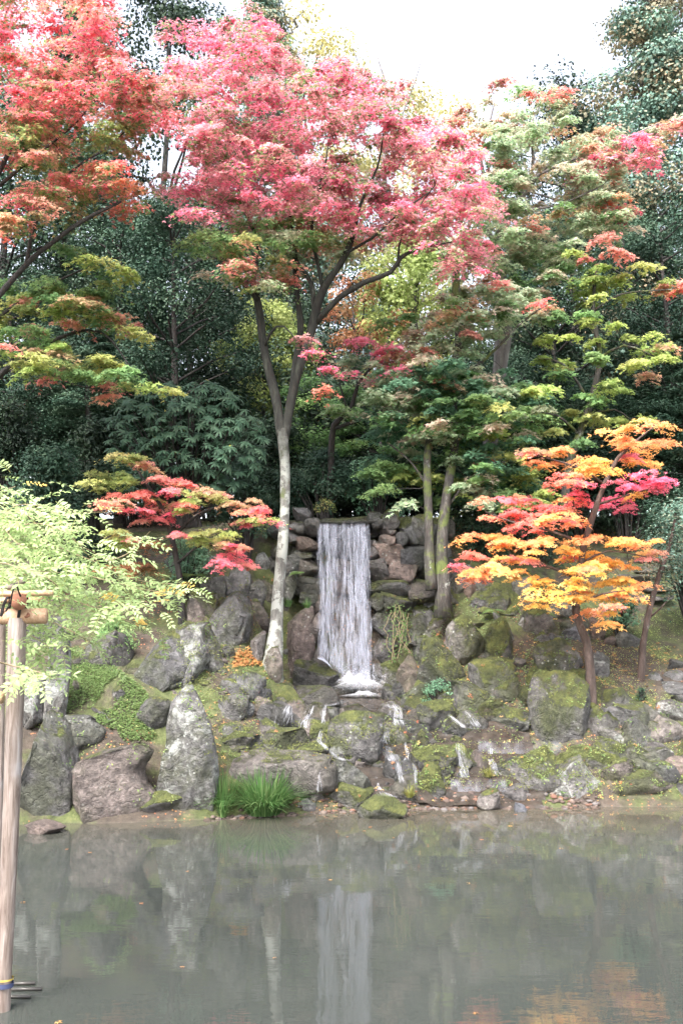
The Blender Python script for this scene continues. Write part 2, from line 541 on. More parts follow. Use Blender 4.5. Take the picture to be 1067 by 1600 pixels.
for x in np.arange(-13, 13.1, 1.3):
    s = float(shore_Y(x))
    _cp += [np.array((x, s, 0.03)), np.array((x, s - 0.5, -0.28)), np.array((x, s - 2.2, -0.6)), np.array((x, 11, -0.7))]
for x in (-1.3, -0.7, 0, 0.6, 1.2, 1.8):
    _cp += [np.array((x, 19.3, 1.5 if x < 1.5 else 2.0)), np.array((x, 20.15, 4.75)), np.array((x, 21.2, 4.95))]
for x in (-12, -7, -3.5, 3.2, 7, 12):
    _cp += [np.array((x, 21.5, 4.6 if x < 4 else 3.9))]
for x in (-14, -8, -3, 3, 8, 14):
    for y, z in ((25, 5.4), (31, 6.2), (40, 6.8), (55, 7.2)):
        _cp.append(np.array((x * (y / 25), y, z)))
_cp = np.array(_cp)
_r = np.linalg.norm(_cp[:, None, :2] - _cp[None, :, :2], axis=2)
_A = -_r + np.eye(len(_cp)) * 0.06
_n = len(_cp)
_K = np.zeros((_n + 1, _n + 1)); _K[:_n, :_n] = _A; _K[:_n, _n] = 1; _K[_n, :_n] = 1
_w = np.linalg.solve(_K, np.concatenate([_cp[:, 2], [0]]))


def H(x, y, rough=True):
    x = np.asarray(x, float); y = np.asarray(y, float)
    sh = x.shape
    q = np.stack([x.ravel(), y.ravel()], 1)
    z = np.empty(len(q))
    for s in range(0, len(q), 20000):
        d = np.linalg.norm(q[s:s + 20000, None, :] - _cp[None, :, :2], axis=2)
        z[s:s + 20000] = -d @ _w[:_n] + _w[_n]
    X, Y = q[:, 0], q[:, 1]
    if rough:
        k = np.clip((Y - shore_Y(X)) / 0.8, 0.15, 1)
        z = z + k * (0.11 * fbm(np.stack([X * 1.1, Y * 1.1, X * 0], 1), 4) + 0.035 * fbm(np.stack([X * 5, Y * 5, X * 0 + 3], 1), 3))
    bed = np.clip((Y - 9.5) / 1.5, 0, 1)
    z = z * bed + (-0.75) * (1 - bed)
    # near bank, where the photographer stands
    nb = np.clip((2.6 - Y) / 1.2, 0, 1); nb = nb * nb * (3 - 2 * nb)
    z = z * (1 - nb) + 0.85 * nb
    far = np.clip((Y - 50) / 30, 0, 1)
    z = z * (1 - far) + 7.0 * far
    return z.reshape(sh)


def ground_hit(px, py, y0=13.2, y1=26.0):
    """Depth at which the sight line of a photograph pixel meets the ground."""
    Ys = np.arange(y0, y1, 0.04)
    pts = np.array([P(px, py, Y) for Y in Ys])
    hz = H(pts[:, 0], pts[:, 1], False)
    below = np.where(pts[:, 2] <= hz)[0]
    return float(Ys[below[0]]) if len(below) else 18.0


gx = np.unique(np.concatenate([np.linspace(-400, -14, 14), np.arange(-14, -7.5, 0.5), np.arange(-7.5, 7.6, 0.1), np.arange(8, 14.1, 0.5), np.linspace(14, 400, 14)]))
gy = np.unique(np.concatenate([np.linspace(-300, -8, 10), np.arange(-8, 11, 0.5), np.arange(11, 13.5, 0.25), np.arange(13.5, 22, 0.09), np.arange(22, 30, 0.25), np.arange(30, 60, 1.5), np.linspace(60, 700, 14)]))
GX, GY = np.meshgrid(gx, gy)
GZ = H(np.clip(GX, -25, 25), GY)
# the pond closes on both sides
side = np.clip((np.abs(GX) - 16) / 4, 0, 1)
GZ = np.where(GY < 14, GZ * (1 - side) + 0.8 * side, GZ)
nv, nu = GX.shape
idx = np.arange(nv * nu).reshape(nv, nu)
quads = np.stack([idx[:-1, :-1], idx[:-1, 1:], idx[1:, 1:], idx[1:, :-1]], -1).reshape(-1, 4)
ground = link('ground', np_mesh('ground', np.stack([GX, GY, GZ], -1).reshape(-1, 3), quads), M['ground'])
tag(ground, 'mossy earth bank rising from the pond to the wooded slope', 'ground', kind='structure')

# ------------------------------------------------------------------ pond
wv = np.array([(-22, 0.8, 0), (22, 0.8, 0), (22, 16.6, 0), (-22, 16.6, 0)], float)
pond = link('pond_water', np_mesh('pond_water', wv, np.array([[0, 1, 2, 3]])), M['pond'])
tag(pond, 'still murky grey-green pond reflecting the trees', 'pond', kind='structure')

# ------------------------------------------------------------------ rocks
_ico = {}


def ico(sub):
    if sub not in _ico:
        bm = bmesh.new()
        bmesh.ops.create_icosphere(bm, subdivisions=sub, radius=1.0)
        bm.verts.ensure_lookup_table()
        _ico[sub] = (np.array([v.co[:] for v in bm.verts]), np.array([[v.index for v in f.verts] for f in bm.faces]))
        bm.free()
    return _ico[sub]


def rock_verts(seed, sub=3, cuts=15, lo=0.48, hi=0.86, rough=0.09, square=0.0):
    r = np.random.RandomState(seed)
    v, f = ico(sub)
    p = v.copy()
    if square:
        p = np.sign(p) * np.abs(p) ** (1 - square)
        p /= np.abs(p).max()
    for k in range(cuts):
        n = r.normal(size=3); n /= np.linalg.norm(n)
        d = r.uniform(lo, hi)
        s = np.maximum(0, p @ n - d)
        p = p - s[:, None] * n[None, :] * 0.96
    nv_ = fbm(v * 1.7 + seed * 3.1, 4)
    nh_ = fbm(v * 5.0 + seed * 1.7, 3)
    rid = (1 - np.abs(fbm(v * 2.3 + seed * 2.3, 3)) * 2.2).clip(0) ** 5
    p = p * (1 + rough * nv_ + rough * 0.6 * nh_ - rough * 0.9 * rid)[:, None]
    lo_, hi_ = p.min(0), p.max(0)
    return (p - (lo_ + hi_) / 2) / ((hi_ - lo_) / 2), f


def rock_mesh(name, w, d, h, seed, sub=3, sink=0.35, prof=None, rough=0.09, cuts=15, square=0.16, lean=0.0):
    p, f = rock_verts(seed, sub, cuts, rough=rough, square=square)
    z01 = (p[:, 2] + 1) / 2
    z = -sink * h + z01 * h * (1 + sink)
    x = p[:, 0] * w / 2
    y = p[:, 1] * d / 2
    if prof:
        # silhouette: at each height, the left and right edge as fractions of the width
        t = np.clip(z / h, 0, 1)
        T = [q[0] for q in prof]
        L = np.interp(t, T, [q[1] for q in prof]) * w
        R_ = np.interp(t, T, [q[2] for q in prof]) * w
        # half width of this mesh at that height
        bins = np.clip((z01 * 14).astype(int), 0, 14)
        hw = np.array([np.abs(x[bins == b]).max() if (bins == b).any() else w / 2 for b in range(15)])
        hwz = np.maximum(np.interp(z01 * 14, np.arange(15) + 0.5, hw), 0.08 * w)
        u = np.clip(x / hwz, -1, 1)
        x = (L + R_) / 2 - w / 2 + u * (R_ - L) / 2
    x = x + lean * (z / max(h, 1e-3)) * w
    return np_mesh(name, np.stack([x, y, z], 1), f)


ROCKS = []


def rock(label, box, moss=0.3, lich=0.2, tint=0.5, wet=0.0, Y=None, dep=0.8, name='boulder', cat='boulder', group=None, z0=None, prof=None, rot=0.0, **kw):
    x0, y0, x1, y1 = box
    cx = (x0 + x1) / 2
    if Y is None:
        Y = ground_hit(cx, y1)
    if z0 is not None:                       # standing in the pond: depth from the waterline
        cyy = (800 - y1) / F_PX
        t = (z0 - CAM_Z) / (ST + cyy * CT)
        Y = t * (CT - cyy * ST)
    s = MPP(Y) * 1.01
    w, h = (x1 - x0) * s, (y1 - y0) * s
    d = max(w, min(h, w * 1.6)) * dep
    base = P(cx, y1, Y)
    seed = int(x0 * 7 + y0 * 3) % 9973
    big = max(x1 - x0, y1 - y0) > 60
    me = rock_mesh(name, w, d, h, seed, 4 if big else 3, prof=prof, **kw)
    o = link(name, me, M['rock'], None, (base[0], base[1] + d * 0.32, base[2]))
    o.rotation_euler = (0, 0, rot)
    o.color = (moss, lich, tint, wet)
    tag(o, label, cat, group)
    ROCKS.append((o, cx, (y0 + y1) / 2, group is None, name))
    return o


R = rock
# -- packed mossy rocks that make up the banks, half sunk in the slope
rb = random.Random(77)
FILL = [((600, 925, 905, 1125), 50, 42, .62, 'half-sunk mossy rock packed into the right bank'), ((640, 1120, 900, 1230), 52, 36, .6, 'half-sunk wet rock at the side of the cascade'),
        ((900, 1130, 1075, 1240), 56, 38, .5, 'half-sunk rock on the leafy slope at the right shore'), ((270, 900, 450, 1010), 46, 40, .45, 'half-sunk shaded rock behind the left bank'),
        ((330, 1100, 520, 1190), 52, 32, .55, 'half-sunk rock left of the round lichened boulder'), ((440, 1095, 660, 1180), 46, 30, .35, 'half-sunk wet rock in the bed of the cascade')]
for (x0, y0, x1, y1), sx_, sy_, mo, lab in FILL:
    yy = y0
    while yy < y1:
        xx = x0 + rb.uniform(0, sx_)
        while xx < x1:
            ww, hh_ = sx_ * rb.uniform(.75, 1.35), sy_ * rb.uniform(.7, 1.2)
            cxx, cyy_ = xx + rb.uniform(-8, 8), yy + rb.uniform(-8, 8)
            if rb.random() < .82 and not (730 < cxx < 890 and 1138 < cyy_ < 1196):
                R(lab, (cxx - ww / 2, cyy_ - hh_, cxx + ww / 2, cyy_), mo * rb.uniform(.6, 1.4), rb.uniform(.1, .55), rb.uniform(.3, .75), .85 if 'wet' in lab else 0, group=lab.replace('half-sunk ', 'half-sunk '), sink=.6, rough=.1, rot=rb.uniform(-.5, .5))
            xx += sx_ * rb.uniform(.9, 1.25)
        yy += sy_ * .85
# -- left shore
R('large grey lichened boulder at the waterline beside the wooden trellis post', (18, 1122, 114, 1280), .35, .55, .4, prof=[(0, .0, 1), (.3, 0, .97), (.7, 0, .8), (1, .05, .55)])
R('dark brown water-stained boulder between two lichened boulders on the left shore', (98, 1168, 243, 1274), .35, .15, .75, .25, prof=[(0, 0, 1), (.5, .03, 1), (.85, .15, .95), (1, .35, .8)])
R('wedge-shaped stone with pale edge jutting out above the brown shore boulder', (72, 1120, 158, 1182), .3, .65, .45, .1, Y=14.9, prof=[(0, .25, .45), (.3, .18, .95), (.6, .08, 1), (1, 0, .8)], sink=0.05)
R('pale cracked boulder just right of the trellis post above the left shore', (22, 1058, 70, 1126), .05, .8, .5, Y=15.0)
R('upright pale grey stone half hidden by wisteria leaves on the left bank', (58, 1000, 106, 1122), .1, 1.0, .55, Y=15.15, prof=[(0, 0, 1), (.5, .02, 1), (.8, .15, 1), (1, .3, .95)])
R('tall pointed standing stone with white lichen crest beside the grass clump', (242, 1074, 338, 1260), .45, .85, .45, prof=[(0, .0, 1), (.35, .02, 1), (.6, .08, .93), (.78, .18, .80), (.92, .29, .66), (1, .38, .56)], dep=.7)
R('flat yellow-green moss cushion stone at the foot of the tall standing stone', (198, 1238, 288, 1272), 1.0, .1, .5, rough=.05)
R('low flat reddish stone breaking the pond surface at far left', (36, 1288, 96, 1306), .05, .1, .9, .5, z0=-0.02, sink=.2)
R('dark pitted stone on the left bank under a pinkish block', (205, 1090, 272, 1142), .4, .6, .5)
R('short pinkish white block lying on the left bank', (230, 1070, 278, 1102), .05, .9, .8, Y=16.3, square=.3)
R('dark cleft outcrop below the hanging wisteria on the left bank', (208, 985, 296, 1072), .5, .25, .35, .1, square=.2)
R('upright rock splashed with bright white lichen behind the standing stone', (262, 972, 324, 1068), .45, 1.0, .4, prof=[(0, 0, 1), (.7, 0, 1), (1, .05, .9)])
R('sloping dark slab with mossy edge left of the big rounded grey boulder', (308, 968, 352, 1046), .6, .15, .4, prof=[(0, .2, 1), (.5, 0, .8), (1, 0, .3)])
R('moss-capped overhanging rock at the tips of the wisteria', (290, 922, 341, 972), .85, .5, .6)
R('small pink stone under the moss-capped overhang', (302, 962, 328, 984), .1, .4, .9, name='stone', cat='stone')
R('big rounded grey boulder left of the main maple trunk', (328, 924, 394, 1006), .35, .5, .35)
R('narrow upright pale stone touching the main maple trunk', (390, 986, 414, 1032), .2, .6, .6)
R('dark angular rock with lichen ridges on the leaf-strewn left bank', (355, 1048, 414, 1100), .5, .4, .3, .1)
R('low grey stone with pale chipped edge below the dark angular rock', (332, 1085, 388, 1124), .4, .65, .5)
R('small grey stone at the foot of the big rounded boulder', (345, 1008, 367, 1027), .3, .5, .4, name='stone', cat='stone')
R('tall purplish block with mossy cap beside the left edge of the falls', (437, 944, 493, 1046), .38, .4, .85, prof=[(0, .1, .95), (.5, 0, 1), (.9, .05, .98), (1, .1, .9)], square=.3)
R('pale gnarled rock among the roots of the main maple', (412, 1010, 442, 1062), .35, .7, .7)
R('dark mossy boulder at the left foot of the falls', (455, 1026, 530, 1086), .5, .15, .5, .45)
R('flat dark ledge left of the splash pool', (440, 1072, 532, 1108), .3, .1, .6, .6, square=.3)
R('wet rock with a trickle running down its right side', (398, 1098, 458, 1142), .2, .15, .45, .7)
R('low mossy hump above the left trickle', (420, 1072, 470, 1102), .8, .1, .5, .1)
R('long dark stone with moss-edged top below the trickles', (406, 1138, 486, 1174), .65, .25, .55, .15, square=.3)
R('plump mossy stone left of the lichen-crusted round boulder', (484, 1130, 518, 1166), .95, .1, .5)
R('big round boulder crusted with white lichen and moss in mid cascade', (506, 1114, 600, 1190), .6, .75, .5, rough=.05, cuts=9)
R('broad smooth bedrock slab behind the grass clumps', (322, 1180, 524, 1250), .25, .35, .6, .3, square=.3, rough=.05, prof=[(0, 0, 1), (.6, 0, 1), (1, .08, .95)], Y=15.05, dep=.42)
R('dark dome-shaped rock with a white lichen patch above the yellow moss boulder', (514, 1188, 584, 1242), .35, .7, .35, .5)
R('yellow-green moss-covered boulder at the waterline in the centre', (510, 1224, 584, 1262), 1.0, .1, .5)
R('moss-topped grey boulder sitting alone in the pond', (560, 1246, 637, 1282), .72, .55, .45, z0=-.02, rough=.05, square=.2, sink=.3)
R('flat pebble-like stone between the grass and the centre boulder, upper', (478, 1236, 506, 1253), .05, .3, .6, .2, name='stone', cat='stone')
R('flat pebble-like stone between the grass and the centre boulder, lower', (464, 1250, 494, 1267), .05, .3, .45, .3, name='stone', cat='stone')
R('small black wet stone beside the long moss-edged stone', (380, 1152, 412, 1180), .15, .05, .4, .8, name='stone', cat='stone')
R('green mossy ledge between the standing stone and the cascade', (332, 1144, 404, 1178), .9, .1, .5)
# -- middle cascade
R('broad moss-topped stone in the middle of the cascade', (638, 1168, 720, 1210), .92, .45, .5)
R('small upright moss-capped stone left of the smooth wet oval one', (704, 1164, 737, 1206), .72, .3, .45)
R('smooth dark wet oval stone beside the small falls', (735, 1173, 763, 1204), .0, .0, .75, .9, rough=.03, cuts=4)
R('weedy green stone sloping down to the gravel beach', (652, 1194, 698, 1246), .85, .1, .45, .2)
R('long low mossy boulder below the wide weir', (773, 1170, 882, 1234), .68, .5, .5)
R('triangular pale rock with yellow lichen edge at the right waterline', (846, 1184, 948, 1252), .38, .85, .5, prof=[(0, 0, 1), (.3, .0, 1), (.6, .25, .88), (1, .52, .66)], Y=15.7)
R('long flat stone with bright moss top on the right shore', (852, 1166, 984, 1216), .95, .3, .45, square=.3, dep=.5, Y=16.1)
R('rounded brown overgrown rock at the right waterline', (940, 1206, 1062, 1254), .5, .35, .75, cuts=7, Y=15.75)
R('rounded stone alone on the gravel beach', (746, 1234, 782, 1260), .35, .5, .6, z0=.05, name='stone', cat='stone')
R('flat grey stone at the back of the gravel beach', (784, 1228, 836, 1252), .1, .3, .55, .2, name='stone', cat='stone')
R('small blue-grey stone at the edge of the gravel beach', (804, 1254, 823, 1269), .0, .5, .1, .2, z0=.0, name='stone', cat='stone')
R('dark wet rock with a trickle left of the broad moss-topped stone', (598, 1184, 652, 1226), .25, .1, .4, .8)
R('low wet rock just above the gravel beach', (604, 1214, 660, 1248), .25, .15, .6, .6)
R('large mossy boulder right of the upper cascade', (652, 1095, 714, 1150), .85, .2, .5)
R('wet knobbly rock between two white trickles', (714, 1112, 762, 1142), .2, .15, .5, .8)
R('grey rounded rock under the dark tilted slabs', (764, 1106, 834, 1142), .4, .35, .4)
R('big mossy boulder left of the orange maple trunk', (830, 1052, 926, 1164), .62, .5, .5, prof=[(0, .05, .95), (.5, 0, 1), (.85, .1, 1), (1, .2, .85)])
R('dark tilted slab with mossy ridge above the right trickles', (698, 1064, 768, 1112), .55, .1, .5, .2, prof=[(0, 0, 1), (.6, 0, .95), (1, .05, .5)])
R('dark wedge rock with a bright moss edge on the right bank', (735, 1028, 812, 1088), .7, .25, .45, .1)
R('brown rock at the right foot of the falls', (620, 1024, 668, 1092), .35, .1, .85, .5)
R('steep mossy rock mass right of the falls', (652, 998, 732, 1084), .65, .25, .5, .1)
R('overhanging mossy boulder in the middle of the right bank', (698, 962, 764, 1042), .7, .45, .55)
R('green mossy boulder beside the slender leaning stone', (752, 962, 806, 1032), .85, .2, .45)
R('slender pale leaning stone on the right bank', (772, 956, 806, 1002), .25, .85, .35, prof=[(0, .55, 1), (.5, .2, .75), (1, 0, .3)])
R('white upright stone right of the slender leaning stone', (810, 958, 834, 992), .2, 1.0, .6)
R('boulder with bright moss saddle at the top of the right bank', (744, 916, 816, 958), .85, .75, .5)
R('pinkish block standing below the red maple sprays', (722, 902, 746, 938), .15, .4, 1.0)
R('mossy rock at the foot of the twin trunks', (674, 916, 724, 948), .85, .15, .5)
R('rock with a pale lichen face right of the creeper', (642, 942, 682, 986), .5, .7, .5)
R('grey ledge stone under the pale lichen-faced rock', (640, 976, 692, 1008), .4, .45, .5, .1)
R('smooth pale grey boulder behind the orange maple trunk', (880, 974, 918, 1004), .05, .35, .1, rough=.03)
R('small bluish grey boulder left of the smooth pale one', (846, 980, 884, 1002), .2, .3, .1)
R('pale pink stone right behind the orange maple trunk', (906, 964, 948, 1000), .1, .6, .9)
R('small pale stone at the end of the row behind the orange maple', (944, 994, 964, 1010), .05, .6, .8, name='stone', cat='stone')
R('dark mossy outcrop above the big mossy boulder on the right', (832, 998, 924, 1062), .62, .45, .5)
R('grey rock with white oval patch right of the orange maple trunk', (918, 1018, 954, 1058), .3, .85, .35)
R('mossy rounded stone between the two thin trunks', (943, 1076, 998, 1116), .62, .4, .45)
R('grey flat-topped boulder right of the mossy rounded stone', (983, 1098, 1032, 1130), .25, .4, .5)
R('boulder with bright white face at the right edge', (1028, 1094, 1085, 1134), .2, .95, .6)
R('dark round stone on the grass at the right edge', (1032, 1138, 1063, 1162), .05, .1, .4, .1, rough=.03)
R('pale oval stone on the leaf-strewn right bank', (934, 1138, 976, 1164), .4, .7, .5, name='stone', cat='stone')
R('rough white-speckled stone next to the pale oval stone', (968, 1142, 1012, 1168), .35, .9, .6)
R('smooth brown rounded boulder at the right edge above the waterline', (1030, 1184, 1085, 1214), .1, .2, .85, rough=.03, cuts=6)
R('pale speckled slab above the smooth brown boulder', (1008, 1160, 1058, 1188), .25, .7, .6)
R('mossy corner rock at the right waterline', (1058, 1212, 1095, 1254), .6, .5, .5, Y=15.7)
R('low mossy rock under the orange maple on the right bank', (922, 1112, 972, 1148), .6, .3, .5)
R('white-faced stone in the shade under the small red maple', (394, 860, 423, 892), .1, 1.0, .5)
R('dark rounded rock in the white splash of the falls', (567, 1062, 594, 1082), .05, .05, .4, .95)
R('wet mossy rock at the right rim of the splash', (594, 1068, 622, 1092), .5, .1, .5, .7)
R('wet rock at the left rim of the splash', (532, 1058, 558, 1086), .2, .1, .5, .8)
R('fan rock splitting a small white cascade', (604, 1126, 640, 1152), .15, .1, .5, .9)
R('tufted mossy stone below the fan-shaped cascade', (610, 1140, 642, 1172), .7, .1, .5, .4)
R('dark rock with dripping moss near the right waterline', (690, 1118, 722, 1150), .5, .1, .5, .5)
R('mossy knob behind the triangular rock', (980, 1165, 1020, 1205), .6, .4, .5)
R('dark shaded boulder under the small red maple', (300, 890, 340, 930), .4, .2, .5)
R('shaded rock left of the main trunk', (352, 884, 392, 928), .3, .3, .4)
R('leaning shaded rock between trunk and rounded boulder', (386, 905, 416, 960), .3, .35, .5)
R('mossy rock on the left bank above the ground cover', (120, 985, 200, 1045), .6, .3, .5)
R('dark rock in the shade behind the wisteria', (30, 960, 110, 1010), .4, .4, .5)
R('grey stone in the undergrowth right of the twin trunks', (800, 900, 850, 935), .3, .5, .4)
R('pale boulder behind the yellow spray at the right', (852, 932, 900, 968), .3, .7, .45)
R('low grey stone at the edge of the steps', (960, 985, 1010, 1012), .2, .5, .4)
# -- stone steps at the right edge
for (b, lab) in (((1042, 1030, 1085, 1049), 'top flat stone of the step stack at the right edge'),
                 ((1036, 1047, 1085, 1065), 'second dark flat stone of the step stack at the right edge'),
                 ((1026, 1066, 1085, 1088), 'broad third flat stone of the step stack at the right edge'),
                 ((1046, 1086, 1085, 1102), 'lowest dark flat stone of the step stack at the right edge'),
                 ((1008, 1050, 1034, 1064), 'small blue-grey flat stone left of the step stack')):
    R(lab, b, .15, .4, .4, .1, square=.35, name='step_stone', cat='stone')
for k, (x, y, ww) in enumerate(((1000, 905, 95), (1012, 890, 80), (1005, 876, 70), (1015, 920, 90), (1010, 936, 90))):
    R(['third', 'fourth', 'fifth', 'second', 'first'][k] + ' worn stone step from below on the shaded path at the right', (x - ww / 2, y - 9, x + ww / 2, y + 4), .35, .2, .6, square=.4, name='path_step', cat='step')
# -- small stones
SMALL = 'small wet stone lying among the rocks of the cascade'
rr = random.Random(5)
zone = [(430, 1100, 700, 1140), (600, 1130, 780, 1180), (560, 1180, 700, 1240), (480, 1165, 560, 1215), (680, 1200, 860, 1240), (540, 1086, 660, 1112)]
for k in range(95):
    z = zone[rr.choice([0, 0, 1, 1, 2, 2, 3, 4, 4, 5, 5])]
    w_ = rr.uniform(9, 26); h_ = w_ * rr.uniform(.4, .75)
    x, y = rr.uniform(z[0], z[2]), rr.uniform(z[1], z[3])
    if 730 < x < 890 and 1138 < y < 1190: continue
    R(SMALL, (x - w_ / 2, y - h_, x + w_ / 2, y), rr.choice([.0, .1, .3, .7]), rr.uniform(0, .3), rr.uniform(.3, .8), rr.uniform(.4, .95), name='stone', cat='stone', group='small stones in the cascade', rot=rr.uniform(0, 3))
SMB = 'small mossy stone half buried in the banks'
zone = [(660, 940, 900, 1060), (840, 1080, 1060, 1200), (280, 1000, 450, 1170), (120, 1040, 240, 1130), (640, 1000, 830, 1110)]
for k in range(60):
    z = zone[k % 5]
    w_ = rr.uniform(12, 34); h_ = w_ * rr.uniform(.45, .8)
    x, y = rr.uniform(z[0], z[2]), rr.uniform(z[1], z[3])
    R(SMB, (x - w_ / 2, y - h_, x + w_ / 2, y), rr.uniform(.3, .8), rr.uniform(.1, .6), rr.uniform(.3, .8), 0, name='stone', cat='stone', group='small stones on the banks', rot=rr.uniform(0, 3))
SHORE = 'fist-sized stone at the left waterline under the brown boulder'
for x, y, w_ in ((112, 1280, 20), (128, 1282, 24), (150, 1281, 22), (172, 1278, 26), (190, 1277, 18), (298, 1268, 26), (312, 1262, 30), (325, 1268, 22)):
    R(SHORE if x < 200 else 'fist-sized stone at the waterline right of the standing stone', (x - w_ / 2, y - w_ * .6, x + w_ / 2, y), .2, .4, rr.uniform(.3, .7), .3, z0=0.0, name='stone', cat='stone', group='waterline stones')
# gravel of the little beach: one mass
gv, gf, off = [], [], 0
v0, f0 = ico(1)
for k in range(1500):
    if k < 1150:
        x, y = rr.uniform(0.15, 3.9), 0
        y = float(shore_Y(x)) + rr.uniform(-0.25, 0.5) * rr.random()
    else:
        x = rr.uniform(-1.9, 0.2); y = float(shore_Y(x)) + rr.uniform(-0.2, 0.3)
    s = rr.uniform(0.012, 0.05) * (1.4 if rr.random() < .12 else 1)
    q, _ = rock_verts(k % 7, 1, 6)
    a = rr.uniform(0, 6.28)
    R2 = np.array([[math.cos(a), -math.sin(a), 0], [math.sin(a), math.cos(a), 0], [0, 0, 1]])
    z = float(H(np.array([x]), np.array([y]))[0]) if k % 3 == 0 else max(0.0, 0.05 * (y - float(shore_Y(x))) + 0.01)
    gv.append((q * s * np.array([1.2, .9, .6])) @ R2.T + np.array([x, y, max(z, -0.01)]))
    gf.append(f0 + off); off += len(v0)
gcol = np.repeat(np.array([[.11, .08, .066], [.16, .125, .105], [.09, .068, .06], [.17, .095, .07], [.14, .125, .12], [.07, .053, .043]])[np.random.RandomState(2).randint(0, 6, 1500)], len(v0), 0)
gr = link('gravel', np_mesh('gravel', np.concatenate(gv), np.concatenate(gf), True, gcol), M['litter'])
tag(gr, 'brown and pink gravel of the little beach below the cascade', 'gravel', kind='stuff')

# ------------------------------------------------------------------ stone wall carrying the falls
wall = empty('stone_wall', P(535, 1080, 19.4))
tag(wall, 'rough dry-stone wall of dark boulders behind and beside the waterfall', 'stone wall')


def wall_stone(box, Y, moss, lich, tint, wet, seed, name='stone', label=None, dep=0.55, **kw):
    x0, y0, x1, y1 = box
    s = MPP(Y)
    w, h = (x1 - x0) * s, (y1 - y0) * s
    c = P((x0 + x1) / 2, y1, Y)
    me = rock_mesh(name, w, dep, h, seed, 3, sink=0.0, cuts=10, rough=.06, square=.35, **kw)
    o = link(name, me, M['rock'], wall, np.array((c[0], c[1] + dep * .3, c[2])) - np.array(wall.location))
    o.color = (min(1, moss * 1.3 + .12), lich, tint, wet)
    if label: o['label'] = label
    return o


SP = [  # stones that can be picked out one by one
    ((440, 868, 470, 900), .1, .5, .4), ((462, 840, 497, 858), .0, .1, 1.0), ((455, 856, 490, 872), .2, .4, .5), ((450, 815, 476, 832), .1, .6, .5),
    ((458, 793, 484, 816), .1, .6, .4), ((474, 812, 500, 834), .1, .1, .5), ((448, 832, 472, 846), .2, .4, .4), ((460, 870, 498, 905), .1, .3, .7),
    ((440, 895, 462, 940), .2, .5, .5), ((460, 903, 500, 930), .1, .1, .5), ((470, 924, 500, 950), .2, .1, .5),
    ((594, 798, 622, 828), .6, .4, .5), ((622, 806, 662, 850), .3, .3, .3), ((576, 800, 598, 824), .2, .3, .5), ((595, 826, 618, 838), .2, .3, .7), ((594, 834, 618, 852), .05, .7, .9), ((616, 832, 636, 852), .1, .2, .4),
    ((576, 845, 592, 872), .1, .3, .6), ((582, 850, 632, 882), .1, .6, .95), ((628, 848, 664, 890), .1, .2, .3), ((576, 874, 606, 910), .1, .3, .6), ((602, 876, 658, 912), .2, .4, .9),
    ((658, 850, 690, 900), .3, .3, .5), ((578, 906, 642, 930), .5, .1, .4), ((640, 905, 690, 942), .3, .4, .7), ((576, 928, 600, 955), .4, .2, .5), ((598, 926, 650, 966), .4, .2, .4), ((580, 952, 630, 1000), .3, .1, .4), ((626, 962, 664, 1010), .4, .2, .5),
    ((582, 996, 622, 1050), .2, .05, .5), ((646, 800, 690, 855), .4, .2, .4), ((575, 1040, 612, 1075), .1, .0, .5),
    ((486, 905, 506, 960), .1, .1, .8), ((484, 955, 508, 1010), .1, .05, .7), ((484, 1004, 512, 1050), .1, .05, .6),
]
for k, (b, m_, li, ti) in enumerate(SP):
    e = 3
    wall_stone((b[0] - e, b[1] - e, b[2] + e, b[3] + e), 19.35 + .12 * ((k * 37) % 5) / 5, m_, li, ti, .45 if b[1] < 900 else .7, 100 + k,
               label={1: 'rust-orange stained stone', 20: 'stone with a rust-orange stain'}.get(k))
# stones behind the falling water, and courses that fill the rest
rw = random.Random(9)
y = 812
row = 0
while y < 1080:
    hh_ = rw.uniform(24, 36)
    x = 425 + rw.uniform(-15, 0)
    while x < 700:
        w_ = rw.uniform(28, 52)
        wet = .85 if 470 < x < 600 else .55
        wall_stone((x - 2, y - 2, x + w_ + 2, y + hh_ + 2), 19.72 + rw.uniform(0, .12), rw.choice([0, .1, .3]), rw.uniform(0, .25), (.95 if (490 < x < 545 and 860 < y < 930) else rw.uniform(.3, .7)), wet, 200 + row * 20 + int(x) % 19)
        x += w_
    y += hh_; row += 1
wall_stone((484, 807, 596, 822), 19.42, .3, .05, .5, .7, 77, name='lip_slab', dep=.9)

# ------------------------------------------------------------------ falling water
def ribbons(name, specs, mat, parent):
    """specs: (start point, end point, bow, width, strength): thin falling strands."""
    V, F, C, o = [], [], [], 0
    r = np.random.RandomState(len(specs))
    for a, b, bow, w, st in specs:
        a, b = np.asarray(a, float), np.asarray(b, float)
        k = 9
        t = np.linspace(0, 1, k)
        c = a[None] * (1 - t)[:, None] + b[None] * t[:, None]
        c[:, 0] += 0.006 * np.cumsum(r.normal(size=k)) * (1 if bow >= 0 else 0)
        c[:, 1] -= abs(bow) * np.sqrt(t)
        ww = w * np.interp(t, [0, .12, .8, 1], [.5, 1, 1, .35])
        an = r.uniform(-0.7, 0.7)
        sx, sy = math.cos(an), math.sin(an)
        for sgn in (-1, 1):
            V.append(c + np.stack([sgn * ww / 2 * sx, sgn * ww / 2 * sy, ww * 0], 1))
        al = st * np.interp(t, [0, .3, .6, 1], [.05, 1, 1, .03])
        C += [al, al]
        for i in range(k - 1):
            F.append((o + i, o + i + 1, o + k + i + 1, o + k + i))
        o += 2 * k
    me = np_mesh(name, np.concatenate(V), np.array(F), True, np.repeat(np.concatenate(C)[:, None], 3, 1))
    return link(name, me, mat, parent)


